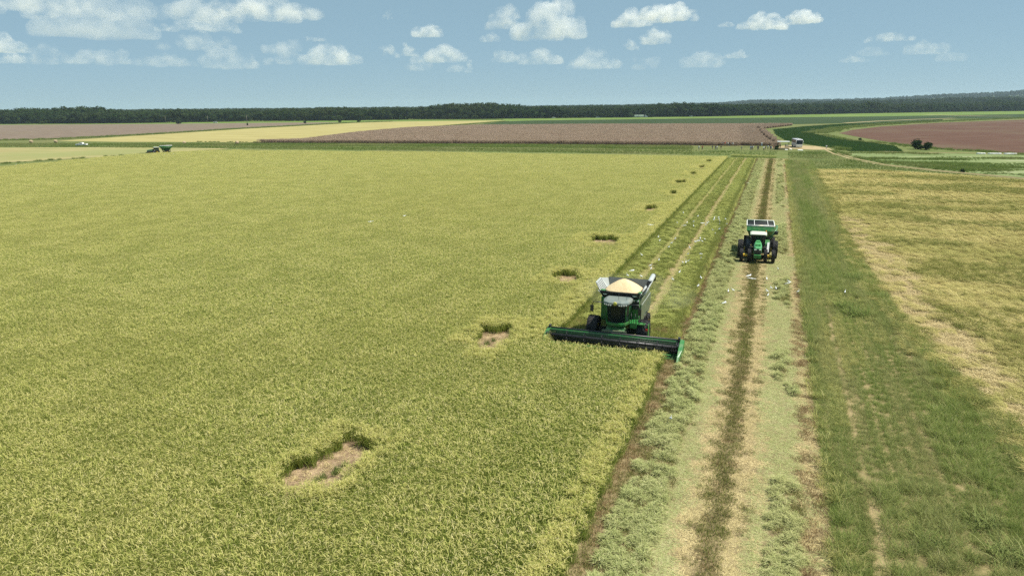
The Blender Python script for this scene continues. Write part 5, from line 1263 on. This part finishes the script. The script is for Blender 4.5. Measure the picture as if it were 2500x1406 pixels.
PPL = [  # spot, shirt, trousers, pose, label
    (zp(75, 335), 'white', 'grey', 0, 'person in white shirt standing alone, first from the left in the near row'),
    (zp(180, 335), 'red', 'black', 0, 'person in red shirt standing beside the leftmost white shirt'),
    (zp(487, 335), 'navy', 'khaki', 0, 'person in navy shirt and light trousers standing alone in the weeds'),
    (zp(580, 330), 'navy', 'jeans', 0, 'person in navy shirt close behind a white shirt in the near row'),
    (zp(630, 335), 'white', 'jeans', 1, 'person in white shirt and jeans touching shoulders with a navy shirt'),
    (zp(750, 335), 'black', 'khaki', 0, 'person in black shirt and khaki trousers in the near row, left half'),
    (zp(1380, 345), 'grey', 'khaki', 0, 'person in grey standing alone in the gap of the near row'),
    (zp(1650, 340), 'light blue', 'jeans', 2, 'person in light blue shirt right of the gap in the near row'),
    (zp(1690, 338), 'navy', 'navy', 0, 'person in dark blue between a light blue and a white shirt'),
    (zp(1718, 335), 'white', 'khaki', 0, 'person in white shirt and khaki trousers at the right of a blue pair'),
    (zp(1870, 345), 'navy', 'jeans', 1, 'person in navy shirt left of a black shirt, near the shelter group'),
    (zp(1895, 345), 'black', 'khaki', 0, 'person in black shirt and khaki trousers near the shelter group'),
    (zp(2050, 355), 'white', 'black', 2, 'person in white shirt and black trousers, biggest white shirt left of the shelter'),
    (zp(2095, 350), 'black', 'khaki', 0, 'person in black shirt right behind the biggest white shirt'),
    (zp(2180, 325), 'white', 'black', 0, 'person in white shirt and black trousers facing the shelter'),
    (zp(2255, 340), 'navy', 'black', 1, 'person in navy and black, second left of the shelter'),
    (zp(2280, 345), 'blue', 'grey', 0, 'person in blue shirt and grey trousers, near row, closest blue to the shelter'),
    (zp(2345, 335), 'maroon', 'khaki', 0, 'person in maroon shirt and khaki trousers beside the shelter'),
    (zp(765, 195), 'white', 'jeans', 2, 'person in white shirt at the left end of the group against the corn'),
    (zp(815, 200), 'blue', 'jeans', 0, 'person in blue shirt second in the group against the corn'),
    (zp(872, 205), 'red', 'khaki', 0, 'person in red shirt in the group against the corn'),
    (zp(925, 210), 'grey', 'khaki', 1, 'person in grey shirt right of the red shirt by the corn'),
    (zp(965, 210), 'white', 'navy', 0, 'person in white shirt in the middle of the group against the corn'),
    (zp(1010, 210), 'black', 'jeans', 0, 'person in black shirt in the group against the corn'),
    (zp(1060, 205), 'pink', 'khaki', 0, 'person in pink shirt near the right end of the group by the corn'),
    (zp(1115, 228), 'white', 'khaki', 0, 'person in white and khaki at the right end of the group by the corn'),
    (zp(1985, 210), 'white', 'light blue', 0, 'left of two people in white standing apart at the corn edge'),
    (zp(2012, 208), 'white', 'light blue', 1, 'right of two people in white standing apart at the corn edge'),
    ((2017, 365), 'white', 'grey', 0, 'person in white shirt standing alone on the dirt track right of the bus')]
for j, (p, a, b, ps, lab) in enumerate(PPL):
    q = at(p[0], p[1]); person((q.x, q.y, 0), rnd.uniform(-.9, .9), a, b, ps, lab, 'people watching the harvest')

# ------------------------------------------------------------------ shelter on the field road
q = at(1911, 365.5); tent = empty('canopy_shelter', (q.x, q.y, 0), .08); tag(tent, 'white flat roofed open shelter on dark posts, left of the bus', 'shelter')
mb = MB(); mb.box(-2.35, 2.35, -2.0, 2.0, 3.05, 3.32); mb.build('roof', m_white, tent, .03)
for sx in (-1, 1):
    for sy in (-1, 1):
        mb = MB(); mb.box(sx * 2.1 - .06, sx * 2.1 + .06, sy * 1.8 - .06, sy * 1.8 + .06, 0, 3.05); mb.build('post', m_dark, tent)
mb = MB(); mb.box(-2.1, 2.1, -1.9, 1.9, .35, .45); mb.box(-1.9, 1.9, .6, 1.1, .75, .82); mb.build('deck', m_dark, tent)
for (x, y, a, b, ps, lab) in ((-1.1, -.8, 'black', 'black', 0, 'person in black standing under the shelter, on the left'), (.9, -.6, 'grey', 'black', 2, 'person in grey under the shelter, in the middle'), (1.5, -.9, 'white', 'black', 1, 'person in white shirt under the shelter, on the right')):
    person((q.x + x, q.y + y, .45), rnd.uniform(-.5, .5), a, b, ps, lab, 'people under the shelter')
for k, (p, sz, lab) in enumerate((((1919.5, 366.3), 1.0, 'white panel lying in the grass at the foot of the shelter'), ((1930.5, 365.0), .9, 'small white panel tilted in the grass in front of the bus'), ((1954, 367.2), 2.0, 'long white panel lying in the grass right of the shelter'))):
    mb = MB(); mb.box(-sz * .55, sz * .55, -.3, .3, 0, .07); mb.box(-sz * .5, sz * .5, -.25, .25, .07, .16); o = mb.build('panel', m_white, None, .02); o.location = at(*p, .1); o.rotation_euler = (.3, .05, .2 * k); tag(o, lab, 'panel')

# ------------------------------------------------------------------ vehicles
m_glassv = m_glass; m_silver = paint('silver_paint', (.42, .42, .46), .35, dust=.2)
def vwheel(par, c, R, Wd, rimR):
    mb = MB(); s_ = 1 if c[0] > 0 else -1; mb.lathe([(s_ * Wd * .35, 0), (s_ * Wd * .4, rimR * .5), (s_ * Wd * .3, rimR)], 16); w_ = mb.build('wheel', m_grey, par); w_.location = c
    mb = MB(); h = Wd / 2; mb.lathe([(-h, rimR * .9), (-h, R * .9), (-h * .7, R), (h * .7, R), (h, R * .9), (h, rimR * .9)], 20); mb.build('tyre', m_rub, w_)
def make_pickup(loc, rz, label, body, group=None, van=False):
    """length along local Y, nose at -Y"""
    R0 = empty('van' if van else 'pickup_truck', loc, rz); tag(R0, label, 'van' if van else 'pickup truck', group)
    if van: lower = [(-2.6, .40), (-2.62, .95), (-1.9, 1.12), (-1.2, 1.85), (-.9, 1.98), (2.3, 1.98), (2.55, 1.75), (2.6, .45)]
    else: lower = [(-2.85, .45), (-2.88, .95), (-2.6, 1.12), (-1.25, 1.20), (-1.2, 1.20), (.95, 1.20), (2.8, 1.15), (2.85, .55)]
    mb = MB(); mb.prism(lower, 'x', -.96, .96); b = mb.build('body', body, R0, .06)
    if van:
        for sx in (-1, 1):
            mb = MB(); mb.prism([(-1.35, 1.25), (-.95, 1.78), (2.2, 1.78), (2.2, 1.25)], 'x', sx * .955, sx * .97); mb.build('window', m_glass, b)
        mb = MB(); mb.hexa([(-.85, -1.95, 1.10), (.85, -1.95, 1.10), (.85, -1.85, 1.14), (-.85, -1.85, 1.14)], [(-.75, -1.22, 1.88), (.75, -1.22, 1.88), (.75, -1.15, 1.86), (-.75, -1.15, 1.86)]); mb.build('windscreen', m_glass, b)
    else:
        mb = MB(); mb.hexa([(-.90, -1.25, 1.20), (.90, -1.25, 1.20), (.90, .95, 1.20), (-.90, .95, 1.20)], [(-.72, -.45, 1.82), (.72, -.45, 1.82), (.72, .75, 1.82), (-.72, .75, 1.82)]); c = mb.build('cab', body, R0, .04)
        for sx in (-1, 1):
            mb = MB(); mb.hexa([(sx * .905, -1.0, 1.26), (sx * .905, .8, 1.26), (sx * .87, .8, 1.26), (sx * .87, -1.0, 1.26)], [(sx * .765, -.42, 1.72), (sx * .765, .66, 1.72), (sx * .73, .66, 1.72), (sx * .73, -.42, 1.72)]); mb.build('window', m_glass, c)
        mb = MB(); mb.hexa([(-.82, -1.22, 1.25), (.82, -1.22, 1.25), (.82, -1.15, 1.25), (-.82, -1.15, 1.25)], [(-.68, -.53, 1.77), (.68, -.53, 1.77), (.68, -.47, 1.77), (-.68, -.47, 1.77)]); mb.build('windscreen', m_glass, c)
        mb = MB(); mb.box(-.82, .82, 1.1, 2.7, 1.13, 1.21); mb.build('load_bed', m_dark, b)
    for sx in (-1, 1):
        for y in (-1.75, 1.75): vwheel(R0, (sx * .86, y, .40), .40, .28, .24)
        mb = MB(); mb.box(sx * .7 - .16, sx * .7 + .16, lower[1][0] - .03, lower[1][0] + .08, .78, .93); mb.build('headlight', m_lamp, b)
    return R0
make_pickup(at(200, 356.8), rad(-90) + math.atan2(_r0.y, _r0.x) , 'white pickup truck driving on the ditch road at the left', m_white)
# highway traffic, broadside to the camera
hx = (at(1687, 286.2) - at(1352, 289.6)).normalized(); hz = math.atan2(hx.y, hx.x)
for p, lab, van in (((1352, 289.4), 'white van on the far highway, first from the left of the semi trailer', True), ((1459, 288.3), 'white pickup on the far highway just left of the semi trailer', False), ((1687, 285.6), 'white van on the far highway right of the semi trailer', True)):
    make_pickup(at(*p), hz + rad(90), lab, m_white, None, van)
make_pickup(at(526, 301), math.atan2(hx.y, hx.x) + rad(90), 'white van in front of the left woods between two poles', m_white, None, True)
make_pickup(at(2109, 277.3), hz + rad(90), 'light car under the dark trees on the right part of the highway', m_silver, None, True)
sm = empty('semi_truck', at(1563, 287.2), hz + rad(90)); tag(sm, 'semi truck with long white box trailer on the far highway', 'semi truck')
mb = MB(); mb.box(-1.3, 1.3, -5.5, 9.5, 1.2, 4.1); mb.build('trailer', m_white, sm, .04)
mb = MB(); mb.prism([(-12.0, .6), (-12.1, 1.7), (-10.3, 1.95), (-9.9, 2.9), (-9.2, 3.6), (-7.4, 3.9), (-7.0, .6)], 'x', -1.2, 1.2); cb = mb.build('tractor_unit', m_silver, sm, .05)
mb = MB(); mb.hexa([(-1.0, -10.32, 2.0), (1.0, -10.32, 2.0), (1.0, -10.2, 2.0), (-1.0, -10.2, 2.0)], [(-1.0, -9.92, 2.8), (1.0, -9.92, 2.8), (1.0, -9.8, 2.8), (-1.0, -9.8, 2.8)]); mb.build('windscreen', m_glass, cb)
mb = MB(); mb.box(-.5, .5, -7.0, 9.0, .75, 1.2); mb.build('chassis', m_dark, sm)
for y in (-10.9, -6.6, -5.4, 7.2, 8.5):
    for sx in (-1, 1): vwheel(sm, (sx * 1.05, y, .52), .52, .35, .3)
# coach
q = at(1945, 359.6); bus = empty('coach_bus', q, rad(8)); tag(bus, 'white and silver coach bus with dark windows parked at the end of the field road', 'bus')
mb = MB(); mb.prism([(-6.0, .40), (-6.05, 1.45), (-5.75, 3.2), (-5.5, 3.5), (6.0, 3.5), (6.1, 3.3), (6.1, .45)], 'x', -1.28, 1.28); bd = mb.build('body', m_silver, bus, .08)
mb = MB(); mb.prism([(-6.10, .40), (-6.14, 1.42), (-5.9, 1.42), (-5.85, .40)], 'x', -1.285, 1.285); bp = mb.build('bumper', m_white, bus, .05)
mb = MB(); mb.prism([(-6.09, 1.52), (-5.80, 3.22), (-5.72, 3.22), (-5.98, 1.52)], 'x', -1.20, 1.20); mb.build('windscreen', m_glass, bd)
for sx in (-1, 1):
    for k in range(6):
        mb = MB(); y = -5.3 + k * 1.85; mb.box(min(sx * 1.27, sx * 1.295), max(sx * 1.27, sx * 1.295), y, y + 1.75, 2.05, 3.15); mb.build('window', m_glass, bd)
    for y in (-3.9, 3.0, 4.3): vwheel(bus, (sx * 1.15, y, .5), .5, .32, .28)
    mb = MB(); mb.tube([(sx * 1.2, -5.9, 3.1), (sx * 1.45, -6.4, 3.0), (sx * 1.45, -6.4, 2.4)], .05, 6); mb.box(sx * 1.45 - .12, sx * 1.45 + .12, -6.45, -6.35, 2.2, 2.75); mb.build('mirror', m_white, bus)
    mb = MB(); mb.box(sx * .9 - .2, sx * .9 + .2, -6.17, -6.10, .75, .98); mb.build('headlight', m_lamp, bp)
mb = MB(); mb.box(-.6, .6, -4.6, -2.6, 3.5, 3.75); mb.build('roof_unit', m_white, bus, .05)

# ------------------------------------------------------------------ hay bales, poles, tower, houses, shrubs, pipe
m_hay = paint('hay', (.40, .31, .19), .95, dust=.6, dustcol=(.22, .17, .10), scale=6)
for j, (p, rz, lab) in enumerate((((76, 346), .5, 'round hay bale at the far left beyond the ditch'), ((136, 345.5), .5, 'round hay bale at the left tip of the yellow field'), ((450, 349), .7, 'low round bale half hidden by weeds, left of the one before the yellow field'), ((579, 348.5), 1.0, 'dark sided round bale in front of the yellow field'))):
    mb = MB(); mb.lathe([(-.72, 0), (-.75, .5), (-.72, .82), (-.6, .9), (.6, .9), (.72, .82), (.75, .5), (.72, 0)], 22); o = mb.build('hay_bale', m_hay); o.location = at(p[0], p[1], .85 if j != 2 else .45); o.rotation_euler = (0, .05, rz); tag(o, lab, 'hay bale', 'round bales by the ditch')
m_pole = paint('weathered_wood', (.20, .17, .14), .9, dust=.2)
for p, h, lab in (((604, 306.5), 12, 'tall vine covered utility pole in front of the left woods'), ((405, 302), 10.5, 'utility pole with cross arm before the pale shrubs at the left'), ((508, 301.5), 10, 'utility pole left of the white van by the left woods')):
    u = empty('utility_pole', at(*p)); tag(u, lab, 'utility pole', 'poles along the left woods')
    mb = MB(); mb.tube([(0, 0, 0), (0, 0, h)], [.19, .13], 8); mb.build('pole', m_pole, u)
    mb = MB(); mb.box(-1.1, 1.1, -.07, .07, h - .9, h - .75); mb.build('cross_arm', m_pole, u)
    if h > 11: vm = tuft(1500, m_tree, n=240, rad_=.8, L=(.6, 1.2), W=(.4, .8), t=(.4, .2), lean=(.2, 1.4), segs=1, name='vine'); o = bpy.data.objects.new('vine', vm); col.objects.link(o); o.parent = u; o.scale = (.8, .8, 3.2)
q = at(265, 273.3); dd = math.hypot(q.x, q.y); k = 2600 / dd; wt_ = empty('water_tower', (q.x * k, q.y * k, 0)); tag(wt_, 'white water tower peeping over the left woods', 'water tower')
zt = CAM_H + 2600 * (ray(265, 272).z / math.hypot(ray(265, 272).x, ray(265, 272).y))
mb = MB(); mb.ball((0, 0, zt), (3.6, 3.6, 2.8), 16, 10); mb.build('tank', m_white, wt_); mb = MB(); mb.tube([(0, 0, 0), (0, 0, zt - 2)], [1.6, 1.0], 10); mb.build('stem', m_white, wt_)
for p, D, lab in (((2250, 257), 2150, 'pale roofed house among the trees at the right'), ((2160, 262), 2000, 'small pale house left of the larger pale roof')):
    d = ray(*p); hl = math.hypot(d.x, d.y); z = max(4, CAM_H + D * d.z / hl); hs_ = empty('house', (d.x / hl * D, d.y / hl * D, 0), .4); tag(hs_, lab, 'house')
    mb = MB(); mb.box(-4, 4, -3.5, 3.5, 0, z - 1.6); wl = mb.build('wall', m_cream, hs_)
    mb = MB(); mb.prism([(-4.2, z - 1.7), (0, z + .8), (4.2, z - 1.7)], 'x', -4.6, 4.6); mb.build('roof', m_white, hs_)
    for sx in (-1, 1): mb = MB(); mb.box(sx * 2 - .6, sx * 2 + .6, -3.56, -3.49, z - 4.4, z - 2.8); mb.build('window', m_glass, wl)
bush = [tree_mesh(2200, H=4.6, W=5.4, n=900, lobes=13, leaf=.36, zlo=.14), tree_mesh(2201, H=3.9, W=5.0, n=800, lobes=12, leaf=.34, zlo=.14)]
for p, b, sc_, lab in (((2235, 364.8), 0, 1.0, 'larger dark bush on the edge of the red field'), ((2262, 366.3), 1, .95, 'smaller dark bush right beside the larger one'), ((1896, 366), 1, .55, 'low dark bush touching the left post of the shelter'), ((2100, 344.5), 1, .45, 'small dark bush on the weedy tip of the red field'),
                       ((440, 303), 0, 2.0, 'dark bushy clump standing out in front of the left woods'), ((1872, 280.5), 0, 2.9, 'dark broad tree standing out before the woods, above the bend of the corn'), ((745, 302), 1, 1.0, 'scrubby dark bush on the field edge below the woods'), ((830, 299.5), 1, 1.1, 'dark bush at the far end of the brown field'), ((877, 298.5), 0, 1.1, 'upright dark bush at the far end of the yellow field'), ((2350, 421), 1, .3, 'low dark weed bush on the pale rough ground')):
    o = bpy.data.objects.new('bush', bush[b]); col.objects.link(o); o.location = at(*p); o.scale = (sc_, sc_, sc_ * .8); o.rotation_euler = (0, 0, rnd.uniform(0, 6)); tag(o, lab, 'bush')
A, B = at(2384, 377.2), at(2482, 378.2)
for k, (u0, u1, lab) in enumerate(((0.0, .22, 'left length of pale irrigation pipe at the edge of the red field'), (.28, .62, 'middle length of pale irrigation pipe at the edge of the red field'), (.68, 1.0, 'right length of pale irrigation pipe at the edge of the red field'))):
    mb = MB(); a, b = A.lerp(B, u0), A.lerp(B, u1); n_ = 5
    mb.tube([a.lerp(b, i_ / n_) + Vector((0, .15 * math.sin(i_ * 2.1 + k), .28)) for i_ in range(n_ + 1)], .27, 10); o = mb.build('irrigation_pipe', m_white); tag(o, lab, 'pipe')
# weedy clumps on the bank that read as single plants
clump = [tuft(1300 + i, m_weed, n=220, rad_=.85, L=(.5, 1.25), W=(.025, .055), t=(.62, .18), lean=(.05, .9), bend=(.4, 1.5), segs=3, name='weed_clump') for i in range(3)]
for p, sc_, lab in (((2068, 684), 1.0, 'bright green weed clump on the far part of the bank, left of another'), ((2094, 684), .9, 'bright green weed clump on the far part of the bank, right of another'), ((2064, 752), 1.0, 'bright green weed clump at the top of the rutted bank, leftmost'), ((2092, 770), 1.2, 'wide green weed clump at the top of the rutted bank'), ((2150, 730), .9, 'green weed clump on the right edge of the bank, near the flattened rice'),
                    ((2283, 1335), .75, 'tall pale grass plant in the near right corner, left one'), ((2405, 1280), .8, 'tall pale grass plant in the near right corner, right one'), ((2470, 1365), 1.0, 'dark green weed clump at the near right corner')):
    o = bpy.data.objects.new('weed_clump', clump[rnd.randrange(3)]); col.objects.link(o); o.location = at(*p, .02); o.scale = (sc_, sc_, sc_); o.rotation_euler = (0, 0, rnd.uniform(0, 6)); tag(o, lab, 'weed clump')

# ------------------------------------------------------------------ the air
m, t, out = new_mat('haze_air')
pv = N(t, 'VolumePrincipled'); pv.inputs['Color'].default_value = (.60, .78, .92, 1); pv.inputs['Density'].default_value = .00006; pv.inputs['Anisotropy'].default_value = .2
t.links.new(pv.outputs[0], out.inputs['Volume'])
mb = MB(); mb.box(-12000, 12000, -500, 12000, -1.5, 130); o = mb.build('haze', m); tag(o, 'pale haze over the far fields and woods', 'haze', kind='stuff')
